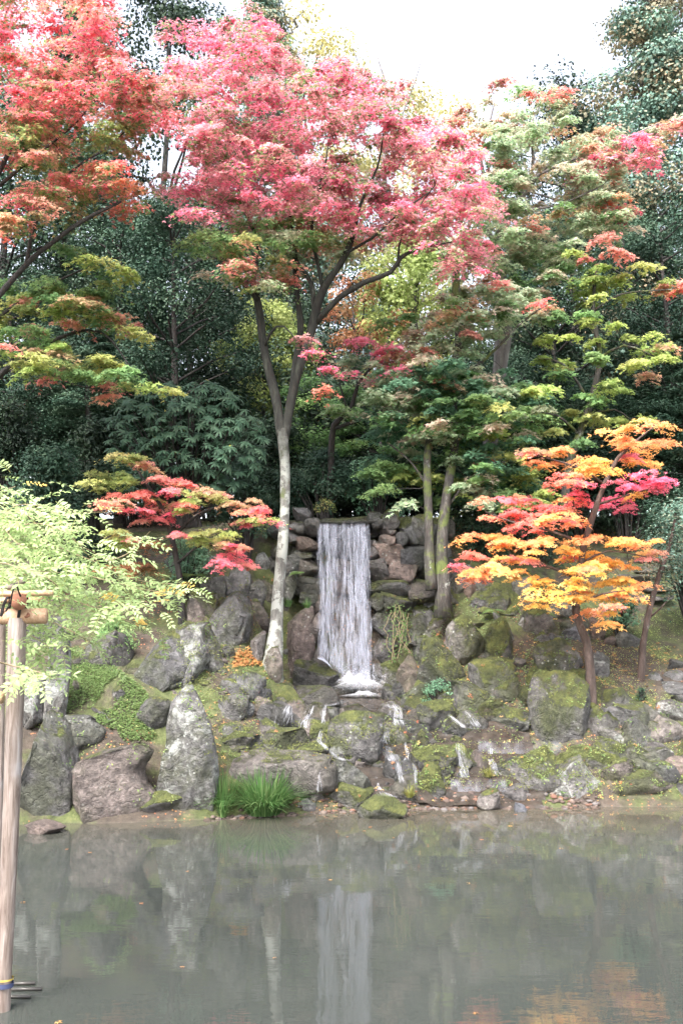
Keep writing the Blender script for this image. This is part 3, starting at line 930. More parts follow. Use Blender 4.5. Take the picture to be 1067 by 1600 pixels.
rf = np.random.RandomState(21)
fall = empty('waterfall', P(545, 1085, 18.9))
fall_inv = np.array(fall.location)
tag(fall, 'white veil of water dropping over the stone wall into the splash pool', 'waterfall')
specs = []
LIPY = 19.36
bund = [(rf.rand(), rf.uniform(.008, .035), rf.uniform(.2, 1)) for _ in range(17)]
for k in range(3600):
    if rf.rand() < .74:                     # the veil falls in loose bundles
        bc, bw, bs = bund[rf.randint(len(bund))]
        u = float(np.clip(bc + rf.normal() * bw, -.02, 1.02))
    else:
        u, bs = rf.rand(), .5
    top = P(497 + u * 80, 816 + rf.rand() * 3, LIPY)
    u2 = u + rf.normal() * .05 + .03 * (u - .5)
    bot_px = P(503 + u2 * 79, 1030 + 38 * min(1, max(0, u2) * 1.8), 19.05)
    t0 = 0 if rf.rand() < .12 else rf.rand() * .95
    t1 = min(1, t0 + rf.uniform(.03, .20))
    w = rf.choice([.004, .008, .014, .026], p=[.35, .35, .22, .08])
    if fbm(np.array([[u * 15, t0 * 5, 3.0]]), 3)[0] < -.24 and t0 > .12: continue      # ragged gaps
    dy = rf.uniform(-.10, .08)
    A = top * (1 - t0) + bot_px * t0
    B = top * (1 - t1) + bot_px * t1
    A[1] = LIPY - .32 * math.sqrt(t0) + dy
    B[1] = LIPY - .32 * math.sqrt(t1) + dy
    specs.append((A - fall_inv, B - fall_inv, 0.0, w * (1 + t0 * .9), rf.uniform(.12, .75) * (.5 + .5 * bs) * (1.15 - 4 * w)))
ribbons('falling_strands', specs, M['fall'], fall)
# thin sheet of clear-grey water behind the strands, folded
k1, k2 = 60, 40
U, T = np.meshgrid(np.linspace(0, 1, k1), np.linspace(0, 1, k2))
sv = np.array([P(498 + u * 79 + 2 * t, 818 + t * (212 + 35 * min(1, u * 1.8)), LIPY) for u, t in zip(U.ravel(), T.ravel())])
sv[:, 1] = LIPY - .22 * np.sqrt(T.ravel()) + .05 * fbm(np.stack([U.ravel() * 14, T.ravel() * 1.5, T.ravel() * 0], 1), 3) + .03
ii = np.arange(k1 * k2).reshape(k2, k1)
sf = np.stack([ii[:-1, :-1], ii[:-1, 1:], ii[1:, 1:], ii[1:, :-1]], -1).reshape(-1, 4)
sa = np.clip(.15 + .5 * fbm(np.stack([U.ravel() * 22, T.ravel() * 2.2, T.ravel() * 0 + 9], 1), 4), .02, .7)
link('thin_sheet', np_mesh('thin_sheet', sv - fall_inv, sf, True, np.repeat(sa[:, None], 3, 1)), M['fall'], fall)
v0, f0 = ico(1)


def foam_patch(name, pts, parent, origin, sx, sy, hgt, seed, st=1.0):
    """Lumpy white water at a foot, thinning out to its rim."""
    k = 34
    U, T = np.meshgrid(np.linspace(-1, 1, k), np.linspace(-1, 1, k))
    X, Yy = U.ravel() * sx, T.ravel() * sy
    rr_ = np.sqrt(U.ravel() ** 2 + T.ravel() ** 2)
    nz = fbm(np.stack([X * 11, Yy * 11, X * 0 + seed], 1), 4)
    nz2 = fbm(np.stack([X * 30, Yy * 30, X * 0 + seed + 4], 1), 3)
    fall_ = np.clip(1.05 - rr_, 0, 1)
    V = np.stack([X, Yy, hgt * (fall_ ** 1.5) * (1 + .35 * nz) + .012 * nz2 * fall_], 1) + np.asarray(pts) - origin
    al = np.clip(fall_ ** 1.3 * 1.5 * (.8 + .9 * nz + .5 * nz2), 0, 1) * st
    ii = np.arange(k * k).reshape(k, k)
    F = np.stack([ii[:-1, :-1], ii[:-1, 1:], ii[1:, 1:], ii[1:, :-1]], -1).reshape(-1, 4)
    return link(name, np_mesh(name, V, F, True, np.repeat(al[:, None], 3, 1)), M['foam'], parent)


# foam and spray where it lands
foam_patch('foam', P(562, 1074, 18.75), fall, fall_inv, .58, .45, .22, 3)
foam_patch('foam', P(545, 1068, 18.95), fall, fall_inv, .30, .25, .22, 8)
foam_patch('foam', P(568, 1088, 18.55), fall, fall_inv, .50, .26, .10, 12, .85)
sp2 = []
for k in range(420):                        # spray thrown up and outwards
    a = P(540 + rf.rand() * 48, 1066 + rf.rand() * 16, 18.85 - rf.rand() * .15)
    v_ = np.array([rf.normal() * .16 + (a[0] - .35) * .3, -abs(rf.normal()) * .12, abs(rf.normal()) * .14])
    sp2.append((a - fall_inv, a + v_ - fall_inv, -.0001, rf.uniform(.006, .02), rf.uniform(.1, .5)))
sp_ = ribbons('spray_fan', sp2, M['foam'], fall); sp_['kind'] = 'stuff'
dv, df, o_ = [], [], 0
for k in range(700):
    c = P(535 + rf.rand() * 62 + rf.normal() * 9, 1058 + rf.rand() * 26, 18.9 - rf.rand() * .3)
    dv.append(v0 * rf.uniform(.002, .007) + c + np.array([0, 0, abs(rf.normal()) * .13])); df.append(f0 + o_); o_ += len(v0)
sp_ = link('spray', np_mesh('spray', np.concatenate(dv) - fall_inv, np.concatenate(df), True, np.ones((o_, 3)) * .9), M['foam'], fall)
sp_['kind'] = 'stuff'
# the side jet that glances off the left rock
specs = []
for k in range(60):
    t = rf.rand() * .6
    a = P(494 + 22 * t, 1028 - 6 * math.sin(t * 3.1) + 20 * t * t, 19.0); b = P(494 + 30 * (t + .3), 1028 + 22 * (t + .3) ** 1.5, 18.95)
    specs.append((a - fall_inv, b - fall_inv, -.02, .01, .9))
ribbons('side_jet', specs, M['fall'], fall)

# stream: a film of water over the stones, following the bed
sx = np.arange(-0.9, 4.0, 0.07); sy = np.arange(15.3, 19.3, 0.07)
SX, SY = np.meshgrid(sx, sy)
sz = H(SX, SY)
cen = np.interp(SY, [15.3, 16, 16.6, 17.2, 18, 19.2], [1.3, 1.4, 1.3, .8, .45, .3])
wid = np.interp(SY, [15.3, 16, 16.6, 17.2, 18, 19.2], [1.6, 1.6, 2.0, 1.7, .9, .6])
inside = np.abs(SX - cen) < wid * (1 + .25 * fbm(np.stack([SX * 2, SY * 2, SX * 0], -1), 3))
ss_ = H(SX, SY, False)
stp = .15
ter = (np.floor(ss_ / stp) + .5 + .5 * np.clip((ss_ / stp - np.floor(ss_ / stp) - .8) / .2, 0, 1) * 2) * stp   # shallow pools, one step above the next
sm = np.maximum(ter + .015, sz + .012)
ii = np.arange(SX.size).reshape(SX.shape)
okq = inside[:-1, :-1] & inside[:-1, 1:] & inside[1:, 1:] & inside[1:, :-1]
sf = np.stack([ii[:-1, :-1], ii[:-1, 1:], ii[1:, 1:], ii[1:, :-1]], -1)[okq]
stream = link('stream', np_mesh('stream', np.stack([SX, SY, sm], -1).reshape(-1, 3), sf), M['stream'])
tag(stream, 'thin dark stream running over the stones from the falls to the pond', 'stream', kind='structure')

# little cascades: each a thing of its own, running over the stones it meets
bpy.context.view_layer.update()
_dg = bpy.context.evaluated_depsgraph_get()
_skip = {pond.name, stream.name}


def surface(px, py):
    """First stone or earth met along the sight line of a pixel."""
    o = Vector((0, 0, CAM_Z)); d = (Vector(P(px, py, 20.0)) - o).normalized()
    for _ in range(6):
        ok, loc, nrm, ix, ob, mx = scene.ray_cast(_dg, o, d)
        if not ok: return None
        if ob.name in _skip or ob.parent is fall:
            o = loc + d * .01; continue
        return np.array(loc), np.array(nrm)
    return None


def rill(label, path, half, n, seed, st=.8, wmul=1.0):
    r = np.random.RandomState(seed)
    path = np.array(path, float)
    seg = np.concatenate([[0], np.cumsum(np.hypot(*np.diff(path, axis=0).T))])
    tot = seg[-1]
    base = surface(*path[-1]); base = base[0] if base else P(path[-1][0], path[-1][1], 17)
    V, F, C, o_ = [], [], [], 0
    for k in range(n):
        L = tot * r.uniform(.2, .75)
        s0 = r.uniform(-.1, .95) * tot
        lat = r.normal() * .5
        ss = np.arange(max(0, s0), min(tot, s0 + L), 1.6)
        if len(ss) < 4: continue
        hw = np.interp(ss, np.linspace(0, tot, len(half)), half)
        x = np.interp(ss, seg, path[:, 0]) + lat * hw + np.cumsum(r.normal(size=len(ss))) * .25
        y = np.interp(ss, seg, path[:, 1])
        pts = []
        for a, b in zip(x, y):
            q = surface(a, b)
            if q is not None: pts.append(q[0] + q[1] * .012 + np.array([0, -.012, .006]))
        if len(pts) < 4: continue
        pts = np.array(pts)
        pts[1:-1] = (pts[:-2] + 2 * pts[1:-1] + pts[2:]) / 4
        m = len(pts); t = np.linspace(0, 1, m)
        w = r.uniform(.003, .013) * wmul * np.interp(t, [0, .3, .7, 1], [.4, 1, 1, .4])
        sd = np.array([1.0, .25, 0])
        V += [pts - w[:, None] * sd / 2, pts + w[:, None] * sd / 2]
        al = st * r.uniform(.35, 1) * np.interp(t, [0, .25, .7, 1], [.05, 1, 1, .05])
        C += [al, al]
        F += [(o_ + i, o_ + i + 1, o_ + m + i + 1, o_ + m + i) for i in range(m - 1)]
        o_ += 2 * m
    if not V: return
    e = empty('small_cascade', base); tag(e, label, 'cascade', 'small cascades')
    link('falling_strands', np_mesh('falling_strands', np.concatenate(V) - base, np.array(F), True, np.repeat(np.concatenate(C)[:, None], 3, 1)), M['foam'], e)


RILLS = [
    ('forked trickle on the wet rock at the left of the cascade', [(452, 1100), (449, 1112), (444, 1136)], (5, 9, 9), 40),
    ('white curved trickle second from the left', [(492, 1102), (486, 1114), (477, 1128), (476, 1140)], (5, 6, 8), 60),
    ('thin white trickle above the lichen-crusted round boulder', [(510, 1100), (506, 1112), (504, 1134)], (5, 4, 5), 36),
    ('fan-shaped white cascade right of the round boulder', [(612, 1098), (620, 1112), (621, 1136)], (8, 9, 20), 80),
    ('slanting white trickle at the upper right of the cascade', [(696, 1112), (708, 1124), (724, 1138), (745, 1140)], (4, 5, 8), 50),
    ('short white trickle right of the slanting one', [(728, 1112), (736, 1122), (748, 1138)], (5, 8, 9), 45),
    ('white spill running down between the round boulder and the broad mossy stone', [(606, 1142), (600, 1158), (606, 1176), (616, 1192)], (5, 8, 11), 80),
    ('rill slipping past the left side of the round boulder', [(502, 1140), (498, 1160), (512, 1172), (530, 1186), (545, 1190)], (3, 4, 6), 60),
    ('thin trickle down the edge of the bedrock slab', [(497, 1205), (498, 1240)], (3, 4), 24),
    ('low white spill beside the gravel beach', [(586, 1214), (592, 1232), (606, 1244), (622, 1246)], (4, 8, 12), 60),
    ('thin trickle over the dark wet rock', [(620, 1190), (624, 1206), (628, 1226)], (4, 5, 5), 40),
    ('trickle left of the weedy green stone', [(646, 1186), (650, 1206), (650, 1226)], (4, 4, 5), 36),
    ('white spill left of the smooth wet oval stone', [(716, 1160), (720, 1186), (723, 1210), (728, 1222)], (5, 6, 10), 70),
    ('white rill right of the smooth wet oval stone', [(764, 1160), (766, 1186), (775, 1214)], (5, 5, 9), 60),
    ('short trickle at the left end of the broad mossy stone', [(632, 1160), (636, 1178), (634, 1192)], (4, 5, 6), 36),
    ('flat white rill below the fan-shaped cascade', [(590, 1130), (600, 1138), (618, 1142)], (3, 4, 5), 30),
    ('broken white water flowing from the splash pool to the fan-shaped cascade', [(570, 1090), (590, 1100), (612, 1106), (640, 1110)], (14, 12, 8), 70),
    ('broken white water flowing from the splash pool to the left trickles', [(552, 1092), (520, 1102), (480, 1106)], (10, 8, 6), 50),
    ('shallow ripples feeding the wide weir from the left', [(660, 1148), (700, 1150), (745, 1152)], (5, 6, 6), 40),
]
for k, (lab, path, half, n_) in enumerate(RILLS):
    rill(lab, path, half, n_, 300 + k, .62 if k < 6 else .45 if k < 16 else .35)
# wide weir and the low sheet near the beach
for (x0, x1, yt, yb, Y0, lab) in ((745, 876, 1157, 1178, 16.55, 'wide smooth sheet of water sliding over the weir stone'), (702, 790, 1216, 1234, 15.75, 'low grey sheet of water dropping onto the gravel beach')):
    e = empty('weir', P((x0 + x1) / 2, yb, Y0))
    tag(e, lab, 'weir', 'small cascades')
    lo = np.array(e.location)
    c = rock_mesh('weir_stone', (x1 - x0) * MPP(Y0) * 1.05, .9, (yb - yt) * MPP(Y0), 31, 4, sink=.4, square=.5, rough=.04)
    q = link('weir_stone', c, M['rock'], e, (0, .55, 0)); q.color = (.05, .05, .6, .8)
    k1, k2 = 50, 16
    U, T = np.meshgrid(np.linspace(0, 1, k1), np.linspace(0, 1, k2))
    vv = np.array([P(x0 + (x1 - x0) * u, yt - 7 * max(0, .35 - t) / .35 + (yb - yt) * max(0, t - .35) / .65, Y0 + .5 * max(0, .35 - t) / .35) for u, t in zip(U.ravel(), T.ravel())])
    vv[:, 1] -= .10 + .08 * T.ravel() + .05 * fbm(np.stack([U.ravel() * 9, T.ravel(), T.ravel() * 0], 1), 3)
    ii = np.arange(k1 * k2).reshape(k2, k1)
    sf = np.stack([ii[:-1, :-1], ii[:-1, 1:], ii[1:, 1:], ii[1:, :-1]], -1).reshape(-1, 4)
    al = np.clip(.2 + .45 * fbm(np.stack([U.ravel() * 20, T.ravel() * 2, T.ravel() * 0 + 4], 1), 3), .05, .6) * np.clip(T.ravel() * 3 - .6, .1, 1)
    link('water_sheet', np_mesh('water_sheet', vv - lo, sf, True, np.repeat(al[:, None], 3, 1)), M['fall'], e)

# where weeds and fallen leaves lie on the stones (met along sight lines, so that every crevice gets its share)
HITS = {'weed': [], 'leaf': [], 'moss': []}
rq = random.Random(31)
for kind, n_, boxes in (('weed', 900, [(600, 930, 920, 1130), (840, 1100, 1066, 1245), (280, 960, 450, 1180), (640, 1130, 860, 1230), (60, 1100, 300, 1265)]), ('leaf', 230, [(320, 1000, 1066, 1245), (600, 930, 1066, 1200), (430, 1090, 800, 1250)]), ('moss', 1500, [(600, 920, 920, 1130), (320, 1130, 620, 1190), (640, 1160, 990, 1235), (280, 900, 450, 1100)])):
    for k in range(n_):
        b_ = boxes[k % len(boxes)]
        q = surface(rq.uniform(b_[0], b_[2]), rq.uniform(b_[1], b_[3]))
        if q is not None and q[1][2] > (.25 if kind != 'moss' else .1) and q[0][1] < 21: HITS[kind].append(q)

# ------------------------------------------------------------------ leaves
def _tmpl_maple(lobes):
    an = {3: [-62, 0, 62], 5: [-100, -52, 0, 52, 100]}[lobes]
    ln = {3: [.82, 1, .82], 5: [.6, .85, 1, .85, .6]}[lobes]
    V, F = [], []
    for a, L in zip(an, ln):
        a = math.radians(a)
        d = np.array((math.sin(a), math.cos(a))); s = np.array((d[1], -d[0]))
        k = len(V)
        w = .26 if lobes == 3 else .2
        V += [(*(d * .06 - s * w + d * .2), .0), (*(d * L), -.12), (*(d * .06 + s * w + d * .2), .0)]
        if lobes == 3:
            V[k] = (*(-s * w * .9), 0); V[k + 2] = (*(s * w * .9), 0)
        F.append((k, k + 2, k + 1))
    return np.array(V), np.array(F)


T_M3, T_M5 = _tmpl_maple(3), _tmpl_maple(5)
T_OVAL = (np.array([(0, -.5, 0), (.21, 0, .05), (0, .5, -.06), (-.21, 0, .05)], float), np.array([(0, 1, 2), (0, 2, 3)]))
T_LONG = (np.array([(0, 0, 0), (.11, .35, .02), (.12, .65, 0), (0, 1, -.12), (-.12, .65, 0), (-.11, .35, .02)], float), np.array([(0, 1, 5), (1, 2, 4), (1, 4, 5), (2, 3, 4)]))
T_NEEDLE = (np.array([(0, 0, 0), (.06, .5, 0), (0, 1, 0), (-.06, .5, 0)], float), np.array([(0, 1, 2), (0, 2, 3)]))
T_STAR = (np.array([(-.5, -.29, 0), (.5, -.29, 0), (0, .58, .05), (-.5, .29, .04), (.5, .29, .04), (0, -.58, 0)], float) * .8, np.array([(0, 1, 2), (3, 5, 4)]))


def leaf_arrays(pos, size, nrm, col, tmpl, r, heading=None):
    """One copy of the template at every position. nrm: leaf normal; heading: direction of the tip (random when None)."""
    T, F = tmpl
    n = len(pos)
    nrm = nrm / (np.linalg.norm(nrm, axis=1)[:, None] + 1e-9)
    h = r.normal(size=(n, 3)) if heading is None else heading
    v = h - (h * nrm).sum(1)[:, None] * nrm
    v /= np.linalg.norm(v, axis=1)[:, None] + 1e-9
    u = np.cross(v, nrm)
    V = pos[:, None, :] + size[:, None, None] * (T[None, :, 0, None] * u[:, None, :] + T[None, :, 1, None] * v[:, None, :] + T[None, :, 2, None] * nrm[:, None, :])
    k = len(T)
    FF = (F[None] + (np.arange(n) * k)[:, None, None]).reshape(-1, 3)
    return V.reshape(-1, 3), FF, np.repeat(col, k, 0)


def crown_mesh(name, parts):
    V, F, C, o = [], [], [], 0
    for v, f, c in parts:
        V.append(v); F.append(f + o); C.append(c); o += len(v)
    return np_mesh(name, np.concatenate(V), np.concatenate(F), False, np.concatenate(C))


PAL = {  # base colours of the leaves (linear), two or more tones each
    'pink': [(.80, .25, .36), (.82, .35, .44), (.76, .17, .30), (.80, .43, .47), (.55, .34, .28)],
    'red': [(.80, .18, .24), (.82, .28, .32), (.76, .13, .21), (.80, .35, .32), (.54, .32, .22)],
    'coral': [(.80, .25, .21), (.82, .32, .23), (.78, .18, .19), (.70, .36, .20)],
    'magenta': [(.80, .17, .29), (.78, .22, .32), (.82, .28, .36)],
    'orange': [(.84, .46, .15), (.85, .53, .19), (.84, .38, .17), (.80, .31, .18), (.80, .53, .20)],
    'yellow': [(.85, .54, .14), (.84, .50, .13), (.80, .45, .13), (.86, .60, .20), (.68, .44, .14)],
    'salmon': [(.74, .32, .29), (.70, .37, .27), (.50, .36, .20), (.72, .25, .25), (.38, .34, .17)],
    'rust': [(.34, .15, .09), (.40, .20, .10), (.28, .17, .08)],
    'olive': [(.28, .32, .11), (.34, .36, .13), (.22, .29, .10), (.40, .32, .14)],
    'green': [(.17, .29, .12), (.22, .36, .14), (.13, .24, .10), (.27, .38, .15)],
    'greygreen': [(.38, .50, .31), (.46, .56, .38), (.31, .43, .25), (.52, .54, .38), (.62, .46, .38)],
    'bluegreen': [(.12, .24, .15), (.16, .30, .18), (.20, .34, .21), (.09, .19, .11)],
    'lime': [(.38, .46, .14), (.44, .50, .17), (.30, .41, .13), (.50, .49, .19)],
    'chartreuse': [(.32, .37, .13), (.38, .42, .16), (.26, .33, .11)],
    'gold': [(.52, .47, .24), (.58, .53, .30), (.44, .42, .22)],
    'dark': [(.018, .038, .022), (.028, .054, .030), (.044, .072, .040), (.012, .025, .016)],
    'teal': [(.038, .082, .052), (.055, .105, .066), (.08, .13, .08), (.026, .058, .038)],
    'cedar': [(.16, .27, .21), (.20, .32, .25), (.12, .21, .17), (.40, .30, .19)],
    'ground': [(.11, .18, .06), (.16, .23, .08), (.085, .14, .05)],
    'wisteria': [(.34, .44, .19), (.42, .51, .26), (.27, .37, .15), (.47, .52, .26)],
    'fallen': [(.34, .09, .05), (.38, .18, .06), (.28, .13, .06), (.40, .28, .11), (.24, .10, .06)],
}


def colours(key, n, r, jit=.11):
    p = np.array(PAL[key])
    # leaves of one spray share a tone; single leaves stray from it
    c = .62 * p[r.randint(0, len(p))][None] + .38 * p[r.randint(0, len(p), n)]
    return np.clip(c * (1 + jit * r.normal(size=(n, 1))), .005, .95)


# ------------------------------------------------------------------ trees grown to their sprays
def smooth_line(pts, step=0.22):
    pts = np.asarray(pts, float)
    n = len(pts)
    if n == 2:
        m = max(2, int(np.linalg.norm(pts[1, :3] - pts[0, :3]) / step) + 1)
        t = np.linspace(0, 1, m)[:, None]
        return pts[0] * (1 - t) + pts[1] * t
    out = []
    ext = np.vstack([2 * pts[0] - pts[1], pts, 2 * pts[-1] - pts[-2]])
    for i in range(1, n):
        p0, p1, p2, p3 = ext[i - 1], ext[i], ext[i + 1], ext[i + 2]
        m = max(2, int(np.linalg.norm(p2[:3] - p1[:3]) / step))
        t = np.linspace(0, 1, m, endpoint=False)[:, None]
        out.append(.5 * ((2 * p1) + (-p0 + p2) * t + (2 * p0 - 5 * p1 + 4 * p2 - p3) * t ** 2 + (-p0 + 3 * p1 - 3 * p2 + p3) * t ** 3))
    out.append(pts[-1][None])
    r = np.concatenate(out)
    r[:, 3] = np.maximum(r[:, 3], pts[:, 3].min() * .8)
    return r


def in_poly(x, y, poly):
    c = False
    n = len(poly)
    for i in range(n):
        x1, y1 = poly[i]; x2, y2 = poly[(i + 1) % n]
        if (y1 > y) != (y2 > y) and x < (x2 - x1) * (y - y1) / (y2 - y1) + x1: c = not c
    return c


def fill(poly, Y, dY, key, dens=1.0, rx=48, ry=15, seed=0):
    rx, ry = rx * 1.2, ry * .75
    """Pads of foliage spread through a region: (x, y, Y, rx, ry, key)."""
    r = random.Random(seed)
    xs = [p[0] for p in poly]; ys = [p[1] for p in poly]
    area = abs(sum(poly[i][0] * poly[(i + 1) % len(poly)][1] - poly[(i + 1) % len(poly)][0] * poly[i][1] for i in range(len(poly)))) / 2
    n = int(dens * area / (rx * ry * 1.25))
    out, tries = [], 0
    while len(out) < n and tries < 20000:
        tries += 1
        x, y = r.uniform(min(xs), max(xs)), r.uniform(min(ys), max(ys))
        if not in_poly(x, y, poly): continue
        s = r.uniform(.6, 1.25)
        d_ = r.uniform(-1, 1) * dY
        if any(abs(x - o[0]) < rx * .5 and abs(y - o[1]) < ry * .5 and abs(Y + d_ - o[2]) < .7 for o in out): continue
        out.append((x, y, Y + d_, rx * s, ry * s * r.uniform(.8, 1.3), key(x, y, r) if callable(key) else key))
    return out


def grow_tree(name, label, limbs, pads, bark, leaf_mat='maple', leaf=.07, dens=1.0, tmpl=T_M3, seed=1, cat='tree', group=None, spray=.36, under=None, per=150, twig_bark=None, flat=.08, sides=10, bare=False, limb_bark=None, jit=.06):
    r = np.random.RandomState(seed)
    first = limbs[0]
    base = P(*first[0][:3])
    root = empty(name, base)
    tag(root, label, cat, group)
    nodes, path, par, rad = [], [], [], []
    for li, lb in enumerate(limbs):
        w = np.array([[*P(a, b, c), q * MPP(c) * (1 if li == 0 else .85)] for a, b, c, q in lb])
        s = smooth_line(w)
        if li == 0:                       # flare and root the foot
            s = np.vstack([s[0] + np.array([0, 0, -.45, s[0, 3] * .35]), s])
        wig = np.stack([fbm(np.stack([s[:, 2] * 1.3, s[:, 0] * 0 + 9.1 * li, s[:, 1] * 0 + k * 7], 1), 2) for k in range(3)], 1)
        s[:, :3] += wig * .05 * min(1, .02 / max(s[:, 3].mean(), .001))
        mb = MB()
        mb.tube(s[:, :3] - base, s[:, 3], sides if s[0, 3] > .03 else 6, wob=.18)
        if li == 0: trunk = mb.build('trunk', bark, root)
        else: mb.build('limb', limb_bark or bark, trunk)
        o = len(nodes)
        pl = 0
        for k, q in enumerate(s):
            if k: pl += np.linalg.norm(s[k, :3] - s[k - 1, :3])
            if k > len(s) * .25 or li > 0:
                nodes.append(q[:3]); path.append(pl + (2 if li == 0 else .5)); rad.append(q[3])
    nodes = [np.array(q) for q in nodes]
    # sprays inside the pads
    sprays = []
    for ip, (x, y, Y, rx, ry, key) in enumerate(pads):
        s = MPP(Y)
        RX, RY = rx * s, ry * s
        n_leaf = dens * 3.2 * math.pi * RX * (RY + .10) / (leaf * leaf * .42)
        ns = max(1, int(round(n_leaf / per)))
        c = P(x, y, Y)
        for k in range(ns):
            d = r.normal(size=3); d /= np.linalg.norm(d)
            d *= r.rand() ** .45
            q = c + d * np.array([RX, min(RX, 1.1), RY]) + np.array([0, 0, r.normal() * jit])
            sprays.append((q, key if r.rand() < .8 else pads[r.randint(max(0, ip - 3), min(len(pads), ip + 4))][5], d, n_leaf / ns))
    tw = MB()
    if sprays:
        na = np.array(nodes)
        sp = np.array([q[0] for q in sprays])
        d0 = np.min(np.linalg.norm(sp[:, None] - na[None], axis=2), axis=1) if len(sp) * len(na) < 4e7 else np.zeros(len(sp))
        order = np.argsort(d0)
        NA = np.zeros((len(na) + len(sp) * 14, 3)); NP = np.zeros(len(NA)); NR = np.zeros(len(NA))
        m = len(na); NA[:m] = na; NP[:m] = path; NR[:m] = rad
        ev, ef, eo = [], [], 0
        tri = np.array([0, 2.094, 4.189])
        for i in order:
            q = sp[i]
            dv = NA[:m] - q
            dist = np.sqrt((dv * dv).sum(1))
            cost = dist + .12 * NP[:m] + .35 * np.maximum(0, dv[:, 2])
            j = int(np.argmin(cost))
            a = NA[j]; L = dist[j]
            k = min(12, max(2, int(L / .28) + 1))
            t = np.linspace(0, 1, k + 1)
            seg = a[None] * (1 - t)[:, None] + (q - np.array([0, 0, .02]))[None] * t[:, None]
            bow = np.sin(t * math.pi) * L * .10
            seg[:, 2] += bow * (1 if r.rand() < .6 else -.6)
            off = r.normal(size=3) * .06 * L
            seg += np.sin(t * math.pi)[:, None] * off[None]
            seg[1:-1] += r.normal(size=(k - 1, 3)) * .018
            r0 = min(NR[j] * .7, .006 + .0065 * L)
            rr_ = np.linspace(max(r0, .004), .0035, k + 1)
            tg = q - a; tg = tg / (np.linalg.norm(tg) + 1e-6)
            u = np.cross(tg, (0, 0, 1.0)); u /= np.linalg.norm(u) + 1e-6
            w = np.cross(tg, u)
            ring = (np.cos(tri)[:, None] * u + np.sin(tri)[:, None] * w)
            VV = (seg[:, None] + rr_[:, None, None] * ring[None]).reshape(-1, 3)
            ev.append(VV)
            for s_ in range(k):
                for c_ in range(3):
                    d_ = (c_ + 1) % 3
                    ef.append((eo + s_ * 3 + c_, eo + s_ * 3 + d_, eo + s_ * 3 + 3 + d_, eo + s_ * 3 + 3 + c_))
            eo += len(VV)
            NA[m:m + k] = seg[1:]; NP[m:m + k] = NP[j] + L * t[1:]; NR[m:m + k] = rr_[1:]; m += k
        me = np_mesh('twigs', np.concatenate(ev) - base, np.array(ef))
        tag(link('twigs', me, twig_bark or bark, root), kind='stuff')
    if not bare:
        parts = []
        for (q, key, d, nl) in sprays:
            n = int(nl * r.uniform(.7, 1.3))
            R_ = spray * r.uniform(.7, 1.35)
            a = r.rand(n) * 6.283; rho = np.sqrt(r.rand(n)) * R_
            # ragged outline
            lob = .72 + .28 * np.cos(a * r.randint(3, 6) + r.rand() * 6)
            rho = rho * lob
            dx, dy = np.cos(a) * rho, np.sin(a) * rho
            ti = r.normal(size=2) * .12 - .16 * d[:2]
            dz = dx * ti[0] + dy * ti[1] - .34 * rho ** 2 / R_ + r.normal(size=n) * flat * R_
            pos = q + np.stack([dx, dy, dz], 1) - base
            nr = np.stack([r.normal(size=n) * .42 + .4 * np.cos(a), r.normal(size=n) * .42 + .4 * np.sin(a) - .3, np.ones(n)], 1)
            cl = colours(key, n, r) * (1 + .10 * r.normal())
            if under:
                uk, amt = under
                pr = np.clip(amt * (.35 - dz / (R_ * .5)) + .55 * r.normal() * amt, 0, .95)
                g = colours(uk, n, r)
                msk = r.rand(n) < pr
                cl[msk] = g[msk]
            parts.append(leaf_arrays(pos, leaf * r.uniform(.45, 1.35, n), nr, np.clip(cl, .005, .95), tmpl, r))
        link('crown', crown_mesh('crown', parts), M[leaf_mat], root)
    return root


def greens(*keys):
    return lambda x, y, r: r.choice(keys)


